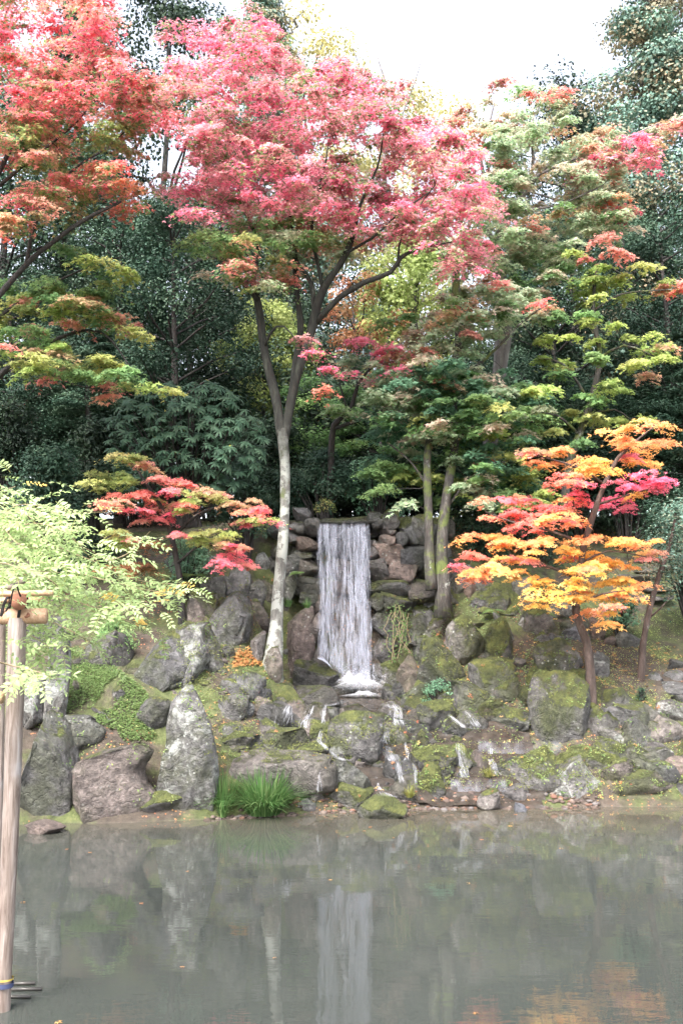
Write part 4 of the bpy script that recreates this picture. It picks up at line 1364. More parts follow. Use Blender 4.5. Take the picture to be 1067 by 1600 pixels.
# -- the main maple: pale lichened trunk, pink crown
L_MAIN = [
    [(424, 1052, 17.5, 18), (430, 1005, 17.6, 12.5), (434, 940, 17.7, 9.5), (443, 830, 17.8, 8), (446, 740, 17.8, 8), (441, 672, 17.9, 9.5)],
    [(441, 690, 17.9, 9), (430, 620, 17.9, 9), (414, 550, 18, 8), (404, 480, 18, 7.5), (393, 430, 17.8, 6), (370, 392, 17.6, 4), (345, 355, 17.4, 2.6)],
    [(402, 470, 17.9, 4), (372, 436, 17.6, 3), (345, 410, 17.4, 2)],
    [(397, 440, 18, 4.5), (402, 380, 18.2, 3.5), (380, 320, 18.3, 3), (360, 240, 18.4, 2.2), (350, 150, 18.5, 1.3)],
    [(444, 690, 17.9, 9), (460, 605, 17.9, 8.5), (480, 540, 17.9, 8), (492, 490, 17.9, 9), (506, 450, 17.8, 8), (532, 412, 17.6, 6.5), (552, 368, 17.4, 5), (562, 320, 17.3, 3.5), (590, 260, 17, 2.2), (600, 200, 16.8, 1.4)],
    [(495, 505, 17.9, 6), (530, 466, 17.7, 5.8), (570, 441, 17.5, 5.2), (610, 425, 17.3, 4.6), (626, 402, 17.2, 4), (655, 388, 17, 2.5), (705, 378, 16.8, 1.5)],
    [(621, 414, 17.25, 2.6), (622, 385, 17.2, 2.2), (640, 340, 17, 1.6), (680, 290, 16.9, 1.2)],
    [(491, 495, 17.9, 5), (486, 445, 18, 4.5), (470, 420, 18.1, 4), (461, 400, 18.2, 3.5), (456, 350, 18.2, 3), (438, 280, 18.4, 2), (418, 180, 18.5, 1.2)],
    [(455, 620, 18.1, 6.5), (468, 520, 18.3, 6.5), (462, 440, 18.4, 5.5), (462, 380, 18.5, 4.5), (476, 300, 18.8, 3.5), (470, 200, 18.9, 2.6), (480, 120, 19, 1.5)],
    [(505, 452, 17.8, 4), (497, 410, 17.9, 3.5), (488, 350, 18, 3), (500, 280, 18.2, 2), (520, 200, 18.3, 1.4)],
    [(532, 412, 17.6, 3.5), (545, 390, 17.4, 3), (580, 370, 17.1, 2.4), (625, 330, 16.8, 1.8), (670, 300, 16.6, 1.2)],
    [(414, 545, 18, 3), (425, 520, 17.8, 2.4), (445, 510, 17.6, 1.6), (480, 555, 17.3, 1.2), (520, 600, 17.1, .8)],
]
POLY_PINK = [(258, 120), (290, 62), (345, 30), (400, 45), (440, 78), (520, 92), (585, 132), (640, 172), (690, 215), (735, 285), (772, 385), (740, 408), (690, 392), (640, 396), (590, 365), (540, 345), (480, 335), (430, 352), (370, 360), (310, 345), (262, 310), (290, 262), (262, 200)]
POLY_UND = [(320, 352), (420, 345), (520, 340), (600, 372), (560, 395), (500, 400), (470, 430), (430, 445), (400, 440), (345, 440), (322, 390)]
pads = fill(POLY_PINK, 17.7, 1.7, 'pink', 1.05, 46, 15, 1)
pads += fill(POLY_UND, 17.6, 1.3, lambda x, y, r: r.choice(['green', 'olive', 'greygreen', 'salmon']), .8, 40, 11, 2)
pads += [(395, 432, 17.4, 24, 8, 'pink'), (446, 438, 17.4, 18, 8, 'salmon'), (492, 552, 17.2, 26, 7, 'magenta'), (512, 585, 17.1, 24, 8, 'magenta'), (508, 610, 17.0, 20, 6, 'coral'), (470, 530, 17.3, 18, 5, 'pink')]
grow_tree('maple_tree', 'tall maple with pink-red crown and pale lichened trunk left of the falls', L_MAIN, pads, M['bark_pale'], dens=.72, leaf=.062, seed=3, under=('green', .36), twig_bark=M['bark_dark'], limb_bark=M['bark_pale'])

# -- red maple leaning in from the left
L_LEFT = [
    [(-170, 1080, 15.6, 20), (-150, 900, 15.7, 16), (-110, 680, 15.8, 10), (-50, 530, 15.9, 7), (0, 460, 16, 5), (50, 405, 16, 4.2), (75, 385, 16, 3.6), (130, 345, 15.9, 3.4), (190, 315, 15.8, 2)],
    [(-60, 545, 15.9, 8), (-50, 400, 16.1, 7), (-10, 290, 16.2, 5), (40, 190, 16.2, 3.6), (85, 130, 16.2, 2.6), (110, 50, 16.2, 1.6)],
    [(-15, 300, 16.2, 4), (60, 240, 16, 3), (120, 190, 15.9, 2), (170, 130, 15.9, 1.3)],
    [(40, 412, 16, 4), (60, 340, 16.1, 3.2), (110, 270, 16.1, 2.4), (170, 230, 16, 1.6), (230, 170, 16, 1)],
    [(-50, 400, 16.1, 5), (-40, 250, 16.4, 4), (-10, 120, 16.5, 2.6), (10, 20, 16.6, 1.5)],
]
P_RED = [(-70, -30), (110, -30), (190, 12), (188, 60), (210, 110), (258, 150), (240, 215), (190, 190), (100, 180), (40, 190), (-70, 190)]
P_MIX = [(-70, 190), (100, 185), (190, 195), (258, 225), (210, 262), (150, 258), (60, 265), (-70, 290)]
P_LOW = [(-70, 300), (40, 285), (120, 262), (210, 262), (222, 325), (160, 345), (100, 325), (60, 335), (10, 360), (-70, 400)]
pads = fill(P_RED, 16.1, 1.4, 'red', 1.0, 42, 16, 11)
pads += fill(P_MIX, 16.1, 1.3, lambda x, y, r: r.choice(['olive', 'green', 'salmon', 'red']), .75, 40, 13, 12)
pads += fill(P_LOW, 16.0, 1.2, lambda x, y, r: r.choice(['salmon', 'coral', 'coral', 'olive', 'red']), .8, 42, 11, 13)
grow_tree('maple_tree', 'red maple leaning in from the left edge above the wisteria', L_LEFT, pads, M['bark_dark'], dens=.68, leaf=.062, seed=5, under=('green', .34))

# -- green maple sprays at the left edge
L_LG = [
    [(-150, 980, 17.2, 10), (-110, 760, 17.2, 8), (-50, 640, 17.2, 6), (20, 570, 17.1, 4.5), (90, 530, 17, 3), (160, 520, 16.9, 1.8), (215, 590, 16.8, 1)],
    [(-50, 640, 17.2, 5), (-20, 520, 17.2, 4), (50, 460, 17.2, 3), (130, 420, 17.1, 1.8), (190, 400, 17, 1)],
    [(20, 570, 17.1, 3), (60, 575, 17, 2), (120, 600, 16.9, 1.4), (180, 610, 16.8, .8)],
]
P_LG = [(-50, 450), (60, 440), (110, 395), (205, 400), (190, 450), (225, 525), (205, 560), (242, 600), (190, 622), (110, 600), (50, 580), (0, 570), (-50, 540)]
pads = fill(P_LG, 17.0, 1.0, lambda x, y, r: 'salmon' if (x > 130 and r.random() < .3) or r.random() < .1 else r.choice(['lime', 'olive', 'green', 'green']), .55, 42, 9, 14)
grow_tree('maple_tree', 'yellow-green maple sprays with orange tips at the left below the red maple', L_LG, pads, M['bark_dark'], dens=.8, leaf=.075, seed=6)

# -- pale-trunked tree right of centre: grey-green crown, red on the right
L_PALE = [
    [(752, 800, 21.6, 12), (766, 690, 21.6, 11.5), (777, 600, 21.6, 11.5), (786, 520, 21.5, 13), (782, 440, 21.5, 9), (776, 380, 21.4, 7), (800, 330, 21.2, 6), (838, 275, 21, 4.2), (880, 235, 20.8, 2.6)],
    [(776, 380, 21.4, 5), (745, 340, 21.2, 5), (760, 300, 21.1, 4.4), (752, 240, 21.1, 3), (770, 170, 21, 1.6)],
    [(800, 330, 21.2, 4), (832, 260, 21.3, 3.2), (828, 200, 21.4, 2.2), (850, 150, 21.5, 1.2)],
    [(838, 275, 21, 3), (900, 250, 20.7, 2.4), (960, 225, 20.5, 1.6), (1030, 195, 20.3, 1)],
    [(800, 330, 21.2, 3), (870, 320, 20.8, 2.2), (940, 290, 20.5, 1.4)],
]
P_GG = [(690, 335), (735, 235), (785, 160), (830, 140), (885, 160), (900, 230), (885, 300), (870, 360), (800, 392), (745, 400), (705, 390)]
P_RR = [(880, 200), (960, 212), (1040, 186), (1045, 214), (1000, 260), (985, 300), (930, 290), (890, 270)]
pads = fill(P_GG, 21.0, 1.6, lambda x, y, r: r.choice(['greygreen', 'greygreen', 'greygreen', 'greygreen', 'green', 'greygreen', 'salmon']) if y > 190 else r.choice(['greygreen', 'greygreen', 'salmon']), .85, 40, 13, 21)
pads += fill([(690, 385), (880, 360), (890, 300), (960, 300), (985, 360), (900, 440), (760, 440), (690, 430)], 21.2, 1.2, lambda x, y, r: r.choice(['greygreen', 'greygreen', 'green', 'salmon']), .8, 40, 11, 23)
pads += fill(P_RR, 20.5, 1.0, lambda x, y, r: r.choice(['salmon', 'pink', 'salmon', 'greygreen']), .85, 42, 9, 22)
pads += [(800, 138, 20.8, 40, 8, 'pink'), (870, 155, 20.8, 40, 10, 'salmon'), (720, 165, 21, 34, 9, 'pink'), (705, 190, 21, 20, 9, 'salmon'), (955, 325, 20.3, 40, 8, 'coral'), (980, 320, 20.2, 24, 7, 'red')]
grow_tree('maple_tree', 'grey-trunked maple with grey-green crown and red sprays at the right', L_PALE, pads, M['bark_grey'], dens=.85, leaf=.078, seed=8, under=('greygreen', .25), twig_bark=M['bark_dark'])

# -- twin-trunked green maple right of the falls
L_TWIN = [
    [(692, 928, 19.0, 12), (690, 840, 19.05, 8.5), (700, 760, 19.2, 7.5), (710, 690, 19.5, 7), (706, 610, 19.8, 7.5), (717, 530, 20, 7.5), (712, 450, 20, 7), (716, 400, 20, 5), (740, 330, 20.1, 3.5)],
    [(674, 922, 18.95, 11), (670, 850, 19.0, 9), (668, 780, 19.1, 8), (667, 710, 19.2, 7), (674, 640, 19.4, 5), (660, 560, 19.6, 3), (650, 500, 19.5, 1.6)],
    [(706, 600, 20, 4), (760, 560, 19.6, 3), (820, 500, 19.3, 2), (870, 470, 19.2, 1.2)],
    [(710, 690, 19.5, 4), (750, 660, 19.6, 3), (800, 640, 19.3, 1.6)],
    [(692, 800, 19.1, 3), (740, 740, 19.5, 2), (790, 720, 19.2, 1.2)],
    [(668, 760, 19.1, 3), (640, 720, 19.5, 2), (605, 690, 19.3, 1.2)],
]
P_T1 = [(640, 480), (700, 440), (780, 430), (885, 455), (850, 500), (790, 540), (720, 560), (660, 560)]
P_T2 = [(590, 620), (660, 570), (740, 570), (830, 600), (830, 700), (800, 690), (740, 720), (660, 720), (600, 700)]
P_T3 = [(590, 720), (650, 720), (740, 720), (830, 740), (820, 790), (750, 800), (700, 790), (650, 770), (600, 780)]
pads = fill(P_T1, 19.6, 1.3, lambda x, y, r: r.choice(['greygreen', 'greygreen', 'green', 'green', 'greygreen', 'greygreen', 'salmon']), .75, 40, 10, 31)
pads += fill(P_T2, 20.0, 1.0, lambda x, y, r: r.choice(['bluegreen', 'green', 'greygreen', 'bluegreen']), .8, 42, 10, 32)
pads += fill(P_T3, 20.3, .6, lambda x, y, r: r.choice(['bluegreen', 'green', 'green', 'lime']), .75, 38, 9, 33)
pads += fill([(580, 600), (640, 560), (740, 560), (840, 590), (840, 690), (760, 690), (640, 690), (590, 680)], 18.9, .7, lambda x, y, r: r.choice(['green', 'greygreen', 'green', 'lime', 'bluegreen']), .5, 40, 9, 34)
pads += fill([(740, 690), (840, 690), (850, 790), (745, 790)], 19.2, .6, lambda x, y, r: r.choice(['green', 'greygreen', 'bluegreen', 'lime']), .6, 36, 9, 35)
pads += [(620, 765, 19.0, 34, 7, 'green'), (635, 780, 18.9, 24, 6, 'greygreen'), (848, 482, 19.0, 16, 5, 'coral'), (735, 470, 19.2, 24, 5, 'salmon')]
grow_tree('maple_tree', 'green maple with twin mossy trunks right of the falls', L_TWIN, pads, M['bark'], dens=.78, leaf=.08, seed=9, twig_bark=M['bark_dark'])

# -- small maple above the falls
L_SM = [
    [(515, 812, 20.6, 6), (517, 740, 20.5, 5.5), (521, 665, 20.3, 5), (548, 640, 20, 4), (560, 600, 19.8, 2.6), (590, 565, 19.6, 1.6)],
    [(522, 668, 20.3, 3.6), (570, 652, 19.9, 3), (620, 632, 19.6, 2.2), (668, 612, 19.4, 1.3)],
    [(545, 642, 20, 2.4), (530, 600, 19.8, 1.6), (540, 560, 19.6, 1)],
]
pads = [(588, 545, 19.4, 34, 12, 'magenta'), (610, 565, 19.4, 26, 10, 'pink'), (560, 590, 19.6, 44, 10, 'greygreen'), (640, 580, 19.3, 46, 12, 'greygreen'), (600, 612, 19.5, 50, 10, 'green'), (680, 572, 19.2, 30, 12, 'pink'), (690, 600, 19.2, 26, 8, 'salmon'),
        (650, 610, 19.3, 40, 9, 'greygreen'), (560, 640, 19.7, 40, 9, 'green'), (620, 650, 19.5, 50, 10, 'bluegreen'), (540, 560, 19.6, 30, 8, 'greygreen'), (660, 555, 19.3, 34, 10, 'greygreen')]
pads += [(560, 560, 19.2, 46, 9, 'greygreen'), (630, 548, 19.0, 40, 8, 'salmon'), (615, 590, 19.0, 54, 9, 'greygreen'), (670, 590, 18.9, 40, 9, 'salmon'), (580, 625, 19.2, 56, 9, 'greygreen'), (560, 538, 19.2, 26, 7, 'pink'), (605, 540, 19.1, 26, 8, 'pink'), (640, 630, 19.1, 50, 8, 'greygreen'), (520, 640, 19.6, 40, 8, 'green')]
grow_tree('maple_tree', 'small maple with magenta-pink tips above the falls', L_SM, pads, M['bark_dark'], dens=.75, leaf=.075, seed=10, under=('greygreen', .3))

# -- light green maple at the right
L_LIME = [
    [(880, 790, 20.9, 7), (893, 710, 20.8, 6), (922, 630, 20.6, 5.2), (936, 560, 20.5, 4.2), (926, 490, 20.4, 3.2), (932, 420, 20.3, 2), (945, 395, 20.3, 1.2)],
    [(936, 560, 20.5, 3), (975, 540, 20.2, 2.2), (1030, 560, 20, 1.2)],
    [(926, 490, 20.4, 2.4), (970, 460, 20.1, 1.8), (1050, 452, 19.9, 1)],
    [(922, 630, 20.6, 3), (880, 570, 20.2, 2), (840, 560, 20, 1.1)],
    [(905, 680, 20.7, 3), (870, 650, 20.3, 2), (835, 645, 20.1, 1)],
    [(915, 650, 20.6, 2.6), (960, 640, 20.3, 1.6), (985, 655, 20.2, 1)],
]
pads = [(x, y, 20.2 + ((k * 37) % 9 - 4) * .18, rx * 1.3, 7, c) for k, (x, y, rx, c) in enumerate([
    (910, 398, 30, 'salmon'), (950, 392, 40, 'salmon'), (935, 415, 60, 'lime'), (985, 425, 50, 'lime'), (1035, 450, 50, 'salmon'), (975, 445, 40, 'lime'), (1060, 458, 24, 'coral'), (920, 445, 34, 'lime'),
    (900, 470, 34, 'lime'), (950, 475, 40, 'green'), (880, 500, 34, 'green'), (935, 500, 44, 'lime'), (1000, 530, 44, 'lime'), (1020, 545, 30, 'salmon'), (960, 520, 40, 'lime'), (870, 530, 44, 'lime'), (850, 560, 44, 'lime'),
    (1025, 575, 36, 'salmon'), (985, 565, 44, 'lime'), (930, 560, 40, 'green'), (890, 580, 36, 'green'), (960, 600, 44, 'lime'), (920, 625, 40, 'green'), (860, 640, 46, 'lime'), (900, 655, 44, 'lime'), (970, 655, 34, 'lime'), (850, 670, 44, 'green'), (905, 690, 40, 'green'), (830, 625, 34, 'bluegreen')])]
grow_tree('maple_tree', 'light green maple with pink-orange tips behind the orange maple', L_LIME, pads, M['bark'], dens=.85, leaf=.085, seed=12, twig_bark=M['bark_dark'])

# -- orange maple in front at the right
L_OR = [
    [(922, 1096, 17, 9), (921, 1045, 17, 6.8), (914, 1000, 17, 6.4), (899, 955, 17, 6), (904, 900, 17, 5), (914, 840, 17, 5), (931, 790, 17, 4.6), (944, 758, 17, 3.8), (965, 715, 17, 2.8), (995, 688, 17, 1.8), (1030, 660, 16.9, 1)],
    [(902, 950, 17, 4.5), (885, 938, 16.8, 3.6), (855, 930, 16.6, 2.4), (840, 920, 16.5, 1.4)],
    [(904, 905, 17, 3.2), (860, 884, 16.9, 2.4), (800, 880, 16.8, 1.6), (730, 888, 16.7, 1)],
    [(912, 850, 17, 3), (860, 830, 17, 2.2), (800, 815, 17, 1.5), (760, 800, 17, 1)],
    [(931, 790, 17, 2.6), (960, 780, 16.9, 2), (1010, 765, 16.8, 1.2)],
    [(944, 758, 17, 2.4), (900, 730, 17, 1.8), (840, 712, 17, 1.1)],
    [(908, 880, 17, 2.6), (950, 860, 16.8, 1.8), (1010, 870, 16.7, 1)],
    [(902, 945, 17, 3), (940, 930, 16.8, 2), (975, 925, 16.7, 1)],
]
OR = [(1010, 665, 42, 11, 'orange'), (960, 690, 68, 15, 'orange'), (1030, 690, 26, 9, 'orange'), (870, 712, 64, 13, 'orange'), (830, 708, 28, 8, 'salmon'), (930, 728, 60, 12, 'yellow'), (975, 715, 50, 12, 'orange'),
      (985, 760, 48, 14, 'magenta'), (1005, 745, 40, 10, 'magenta'), (968, 785, 40, 14, 'magenta'), (1020, 762, 26, 10, 'magenta'), (895, 745, 40, 10, 'coral'), (865, 755, 30, 8, 'coral'),
      (770, 778, 22, 7, 'red'), (810, 778, 40, 8, 'coral'), (865, 788, 50, 10, 'coral'), (900, 775, 30, 8, 'red'), (780, 805, 40, 7, 'coral'), (830, 815, 66, 11, 'coral'), (880, 812, 50, 10, 'orange'),
      (750, 838, 36, 7, 'orange'), (790, 842, 56, 9, 'orange'), (850, 845, 60, 10, 'orange'), (920, 840, 50, 9, 'orange'), (975, 848, 56, 9, 'orange'), (1010, 868, 30, 7, 'salmon'),
      (870, 864, 90, 11, 'yellow'), (815, 868, 50, 8, 'orange'), (735, 872, 32, 7, 'coral'), (712, 884, 18, 5, 'red'), (775, 888, 66, 9, 'orange'), (735, 902, 30, 7, 'coral'), (760, 896, 40, 7, 'orange'),
      (900, 888, 70, 9, 'yellow'), (965, 880, 50, 8, 'orange'), (850, 905, 60, 9, 'yellow'), (920, 908, 70, 10, 'yellow'), (975, 915, 40, 8, 'orange'), (870, 928, 60, 10, 'yellow'), (930, 932, 50, 10, 'yellow'), (965, 930, 30, 8, 'orange'),
      (845, 940, 26, 6, 'yellow'), (930, 955, 36, 8, 'orange'), (942, 970, 20, 7, 'orange'), (960, 945, 24, 8, 'salmon')]
pads = [(x, y, 16.9 + ((k * 29) % 11 - 5) * .13, rx, ry, c) for k, (x, y, rx, ry, c) in enumerate(OR)]
grow_tree('maple_tree', 'small orange maple with red and magenta sprays on the right bank', L_OR, pads, M['bark_red'], dens=.72, leaf=.062, seed=14, tmpl=T_M5, spray=.26, per=80, jit=.02, flat=.05)

# -- small red and green maple at the left
L_RG = [
    [(285, 960, 17.9, 6), (280, 900, 17.8, 5), (268, 840, 17.6, 4), (250, 790, 17.4, 3), (220, 740, 17.3, 2), (205, 710, 17.3, 1.2)],
    [(268, 840, 17.6, 3), (310, 800, 17.3, 2.2), (360, 790, 17.1, 1.6), (420, 812, 16.9, 1)],
    [(276, 880, 17.7, 2.4), (320, 850, 17.3, 1.8), (370, 868, 17, 1)],
    [(262, 820, 17.5, 2), (210, 800, 17.3, 1.4), (160, 765, 17.2, .9)],
]
RG = [(205, 712, 34, 8, 'olive'), (225, 725, 30, 7, 'salmon'), (165, 742, 40, 9, 'olive'), (150, 755, 26, 7, 'lime'), (195, 752, 40, 9, 'lime'), (235, 745, 24, 6, 'salmon'), (215, 775, 56, 9, 'coral'), (180, 785, 40, 8, 'salmon'), (280, 756, 28, 6, 'coral'), (265, 765, 30, 7, 'olive'),
      (225, 800, 44, 9, 'red'), (245, 815, 34, 9, 'red'), (260, 832, 22, 7, 'red'), (280, 790, 34, 8, 'salmon'), (320, 778, 46, 8, 'olive'), (345, 768, 34, 7, 'salmon'), (300, 790, 30, 7, 'lime'), (365, 785, 44, 9, 'salmon'), (390, 800, 36, 9, 'coral'), (412, 812, 28, 8, 'red'), (385, 818, 24, 7, 'red'),
      (335, 835, 42, 9, 'lime'), (318, 842, 26, 7, 'olive'), (350, 850, 36, 9, 'salmon'), (375, 868, 42, 9, 'red'), (350, 875, 26, 8, 'red'), (385, 882, 20, 6, 'red'), (195, 832, 34, 10, 'olive'), (185, 845, 24, 8, 'lime'), (215, 880, 40, 9, 'rust'), (180, 888, 34, 8, 'rust'), (230, 850, 26, 7, 'rust')]
pads = [(x, y, 17.1 + ((k * 31) % 9 - 4) * .11, rx, ry, c) for k, (x, y, rx, ry, c) in enumerate(RG)]
grow_tree('maple_tree', 'small red and green maple in front of the rhododendron at the left', L_RG, pads, M['bark_dark'], dens=.72, leaf=.062, seed=15, tmpl=T_M5, spray=.26, per=80, jit=.02, flat=.05)

# -- thin brown tree at the far right
grow_tree('slim_tree', 'slim brown trunk with a blue-green leafy top at the right edge',
          [[(1000, 1068, 17.8, 6), (1003, 1010, 17.8, 5), (1015, 950, 17.9, 4.6), (1030, 895, 18, 4), (1045, 850, 18.1, 3), (1055, 800, 18.2, 2)], [(1012, 965, 17.9, 2), (1030, 950, 17.7, 1.5), (1045, 935, 17.6, 1)]],
          [(1045, 790, 18.3, 34, 18, 'teal'), (1030, 830, 18.2, 34, 18, 'teal'), (1060, 850, 18.2, 40, 20, 'teal'), (1045, 875, 18.1, 40, 16, 'cedar'), (1065, 810, 18.3, 36, 20, 'cedar'), (1055, 905, 18.0, 36, 10, 'teal')],
          M['bark_red'], leaf_mat='glossy', dens=.7, leaf=.075, tmpl=T_OVAL, seed=16, flat=.5)

# ------------------------------------------------------------------ background trees
def clump_tree(name, h, crown_lo, rad, n_clump, n_leaf, leaf, key, bark, seed, tmpl=T_STAR, mat='glossy', shape='round'):
    """A tree at the origin; returns the Empty with trunk and crown."""
    r = np.random.RandomState(seed)
    root = empty(name, (0, 0, 0))
    mb = MB()
    zz = np.linspace(-.5, h * .93, 12)
    tx = np.stack([fbm(np.stack([zz * .2, zz * 0 + seed, zz * 0], 1), 2) * .5, fbm(np.stack([zz * .2, zz * 0 + seed + 9, zz * 0], 1), 2) * .5, zz], 1)
    tx[:, :2] *= np.clip((zz / 3), 0, 1)[:, None]
    tr = np.interp(zz, [-.5, 0, h], [h * .024, h * .017, .02])
    mb.tube(tx, tr, 9, wob=.2)
    parts = []
    for k in range(n_clump):
        if shape == 'round':
            u = r.rand()
            z = crown_lo + (h - crown_lo) * u
            rr_ = rad * math.sqrt(max(.05, 1 - (2 * u - .85) ** 2 * .85)) * r.uniform(.35, 1.0)
            cr = rad * .30 * r.uniform(.7, 1.2)
            sq = .7
        else:
            u = r.rand() ** 1.1
            z = crown_lo + (h - crown_lo) * u
            rr_ = rad * (1.04 - u) * r.uniform(.3, 1.0)
            cr = rad * (.16 + .2 * (1 - u)) * r.uniform(.8, 1.2)
            sq = .5
        a = r.rand() * 6.283
        c = np.array([math.cos(a) * rr_, math.sin(a) * rr_, z])
        j = np.array([np.interp(z - rr_ * .5, zz, tx[:, 0]), np.interp(z - rr_ * .5, zz, tx[:, 1]), max(.5, z - rr_ * (.55 if shape == 'round' else -.05))])
        mid = (j + c) / 2 + r.normal(size=3) * .12
        if k % 2 == 0 or rr_ > rad * .6:
            mb.tube(np.array([j, mid, c]), [h * .0042, h * .003, .012], 5, cap=False)
        n = int(n_leaf * r.uniform(.7, 1.3))
        d = r.normal(size=(n, 3)); d /= np.linalg.norm(d, axis=1)[:, None]
        d *= (r.rand(n) ** .4)[:, None]
        lump = 1 + .35 * fbm(d * 2.2 + k * 5.3, 2)
        pos = c + d * lump[:, None] * np.array([cr, cr, cr * sq])
        if shape != 'round': pos[:, 2] -= .25 * np.abs(d[:, 0]) * cr
        nr = d + np.array([0, 0, .55]) + r.normal(size=(n, 3)) * .45
        parts.append(leaf_arrays(pos, leaf * r.uniform(.6, 1.25, n), nr, colours(key, n, r) * (1 + .18 * r.normal()), tmpl, r))
    mb.build('trunk', bark, root)
    link('crown', crown_mesh('crown', parts), M[mat], root)
    return root


def copy_tree(o, parent=None):
    c = o.copy(); COL.objects.link(c); c.parent = parent
    for ch in list(o.children): copy_tree(ch, c)
    return c


BG = {
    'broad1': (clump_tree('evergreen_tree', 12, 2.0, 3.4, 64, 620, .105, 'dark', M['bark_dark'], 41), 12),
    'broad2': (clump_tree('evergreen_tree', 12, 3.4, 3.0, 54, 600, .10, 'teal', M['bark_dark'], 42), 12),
    'cedar': (clump_tree('conifer_tree', 18, 3.0, 3.6, 140, 460, .11, 'cedar', M['bark_dark'], 43, shape='cone', tmpl=T_STAR), 18),
    'yew': (clump_tree('conifer_tree', 14, 2.0, 3.0, 95, 520, .105, 'teal', M['bark_dark'], 44, shape='cone'), 14),
    'lime': (clump_tree('deciduous_tree', 10, 4.0, 2.6, 46, 260, .15, 'chartreuse', M['bark_dark'], 45, mat='maple'), 10),
    'gold': (clump_tree('deciduous_tree', 16, 8.0, 3.0, 40, 200, .15, 'gold', M['bark_grey'], 46, mat='maple'), 16),
    'autumn': (clump_tree('deciduous_tree', 9, 3.5, 2.0, 26, 150, .12, 'rust', M['bark_dark'], 47, mat='maple'), 9),
    'green': (clump_tree('deciduous_tree', 9, 2.0, 2.4, 46, 260, .13, 'green', M['bark_dark'], 48, mat='maple'), 9),
}
used = set()
DARK = 'dark evergreen tree filling the shade of the wood behind the maples'
BGL = [  # (kind, px, Y, top row, turn, label)
    ('broad1', 240, 33, -15, 0.3, 'dark evergreen whose round top shows between the two red crowns'),
    ('cedar', 402, 40, -40, 1.0, 'far green conifer whose tip rises above the pink maple crown'),
    ('yew', 95, 34, 0, 2.0, 'dark conifer behind the red maple in the top left corner'),
    ('broad2', -20, 26, 120, 4.0, 'dark evergreen at the left edge behind the red maple'),
    ('broad1', 95, 27, 300, 2.2, 'dark evergreen behind the upper left sprays of the green maple'), ('broad2', 190, 25, 330, .5, 'dark evergreen above the left end of the rhododendron'), ('broad1', 285, 28, 300, 5.1, 'dark evergreen between the two red crowns, below the round top'), ('broad2', 262, 24.0, 300, 3.0, 'dark evergreen with a bare black trunk left of the main maple'),
    ('broad1', 352, 32, 360, .9, 'dark evergreen seen just left of the main maple fork'), ('broad2', 20, 23.5, 430, 1.7, 'low dark evergreen at the left edge behind the green sprays'), ('yew', 150, 22.5, 520, .2, 'dark low conifer in the shade above the rhododendron'),
    ('gold', 470, 42, 25, .4, 'far pale yellow tree behind the pink maple crown'),
    ('gold', 655, 44, 150, 2.4, 'far faint yellow tree at the right shoulder of the pink crown'),
    ('lime', 655, 31, 385, 1.1, 'chartreuse yellow tree glowing behind the fork of the main maple'),
    ('lime', 415, 29, 480, 3.1, 'yellow-green tree behind the left limb of the main maple'),
    ('autumn', 560, 30, 430, .6, 'rust-red tree seen through the branches of the main maple'),
    ('autumn', 425, 33, 500, 2.0, 'far orange tree low behind the main maple fork'),
    ('green', 500, 24, 590, 1.4, 'low green tree behind the top of the falls'),
    ('broad2', 590, 35, 480, 2.7, 'far evergreen seen through the fork of the main maple'), ('broad1', 700, 33, 520, 1.3, 'far evergreen low between the twin trunks and the chartreuse tree'), ('broad1', 800, 29, 420, .1, 'dark evergreen behind the pale grey trunk'), ('broad2', 862, 27, 330, 2.5, 'dark evergreen behind the upper part of the light green maple'),
    ('broad1', 905, 37, 140, 3.3, 'round-topped evergreen behind the red sprays at the upper right'),
    ('broad2', 960, 40, 170, 1.9, 'pale hazy evergreen left of the tall conifer at the upper right'),
    ('cedar', 1035, 30, -140, .8, 'tall blue-green conifer with orange tinges in the top right corner'),
    ('broad1', 985, 27.5, 330, 4.4, 'dark evergreen between light green maple and tall conifer'), ('broad2', 1060, 25, 320, .7, 'dark evergreen at the right edge below the tall conifer'), ('yew', 1075, 23.5, 520, 2.9, 'dark low conifer at the right edge behind the orange maple'),
    ('green', 850, 24, 640, 3.6, 'green tree in the shade between the orange maple and the twin trunks'), ('green', 600, 23.5, 650, 4.9, 'green tree just behind the right end of the stone wall'),
    ('broad1', 450, 36, 420, 3.9, 'far dark evergreen under the left half of the pink crown'), ('broad2', 940, 24.5, 600, 5.5, 'dark evergreen low behind the top of the orange maple'), ('broad1', 760, 25, 600, 2.6, 'dark evergreen low behind the twin-trunked maple'), ('broad1', 130, 38, 380, 5.9, 'far evergreen behind the red maple at the left'), ('broad2', 520, 45, 330, 1.2, 'far evergreen behind the pink crown right of its middle limb'),
]
for kind, px, Y, top, turn, lab in BGL:
    proto, h0 = BG[kind]
    o = proto if kind not in used else copy_tree(proto)
    used.add(kind)
    x = float(P(px, 700, Y)[0])
    zg = float(H(np.array([x]), np.array([float(Y)]), False)[0])
    zt = float(P(px, top, Y)[2])
    s = (zt - zg) / h0
    o.location = (x, Y, zg)
    o.rotation_euler = (0, 0, turn)
    sx = np.clip(s, .6, 1.25)
    o.scale = (sx, sx, s)
    tag(o, lab, 'tree', 'trees of the wood behind')

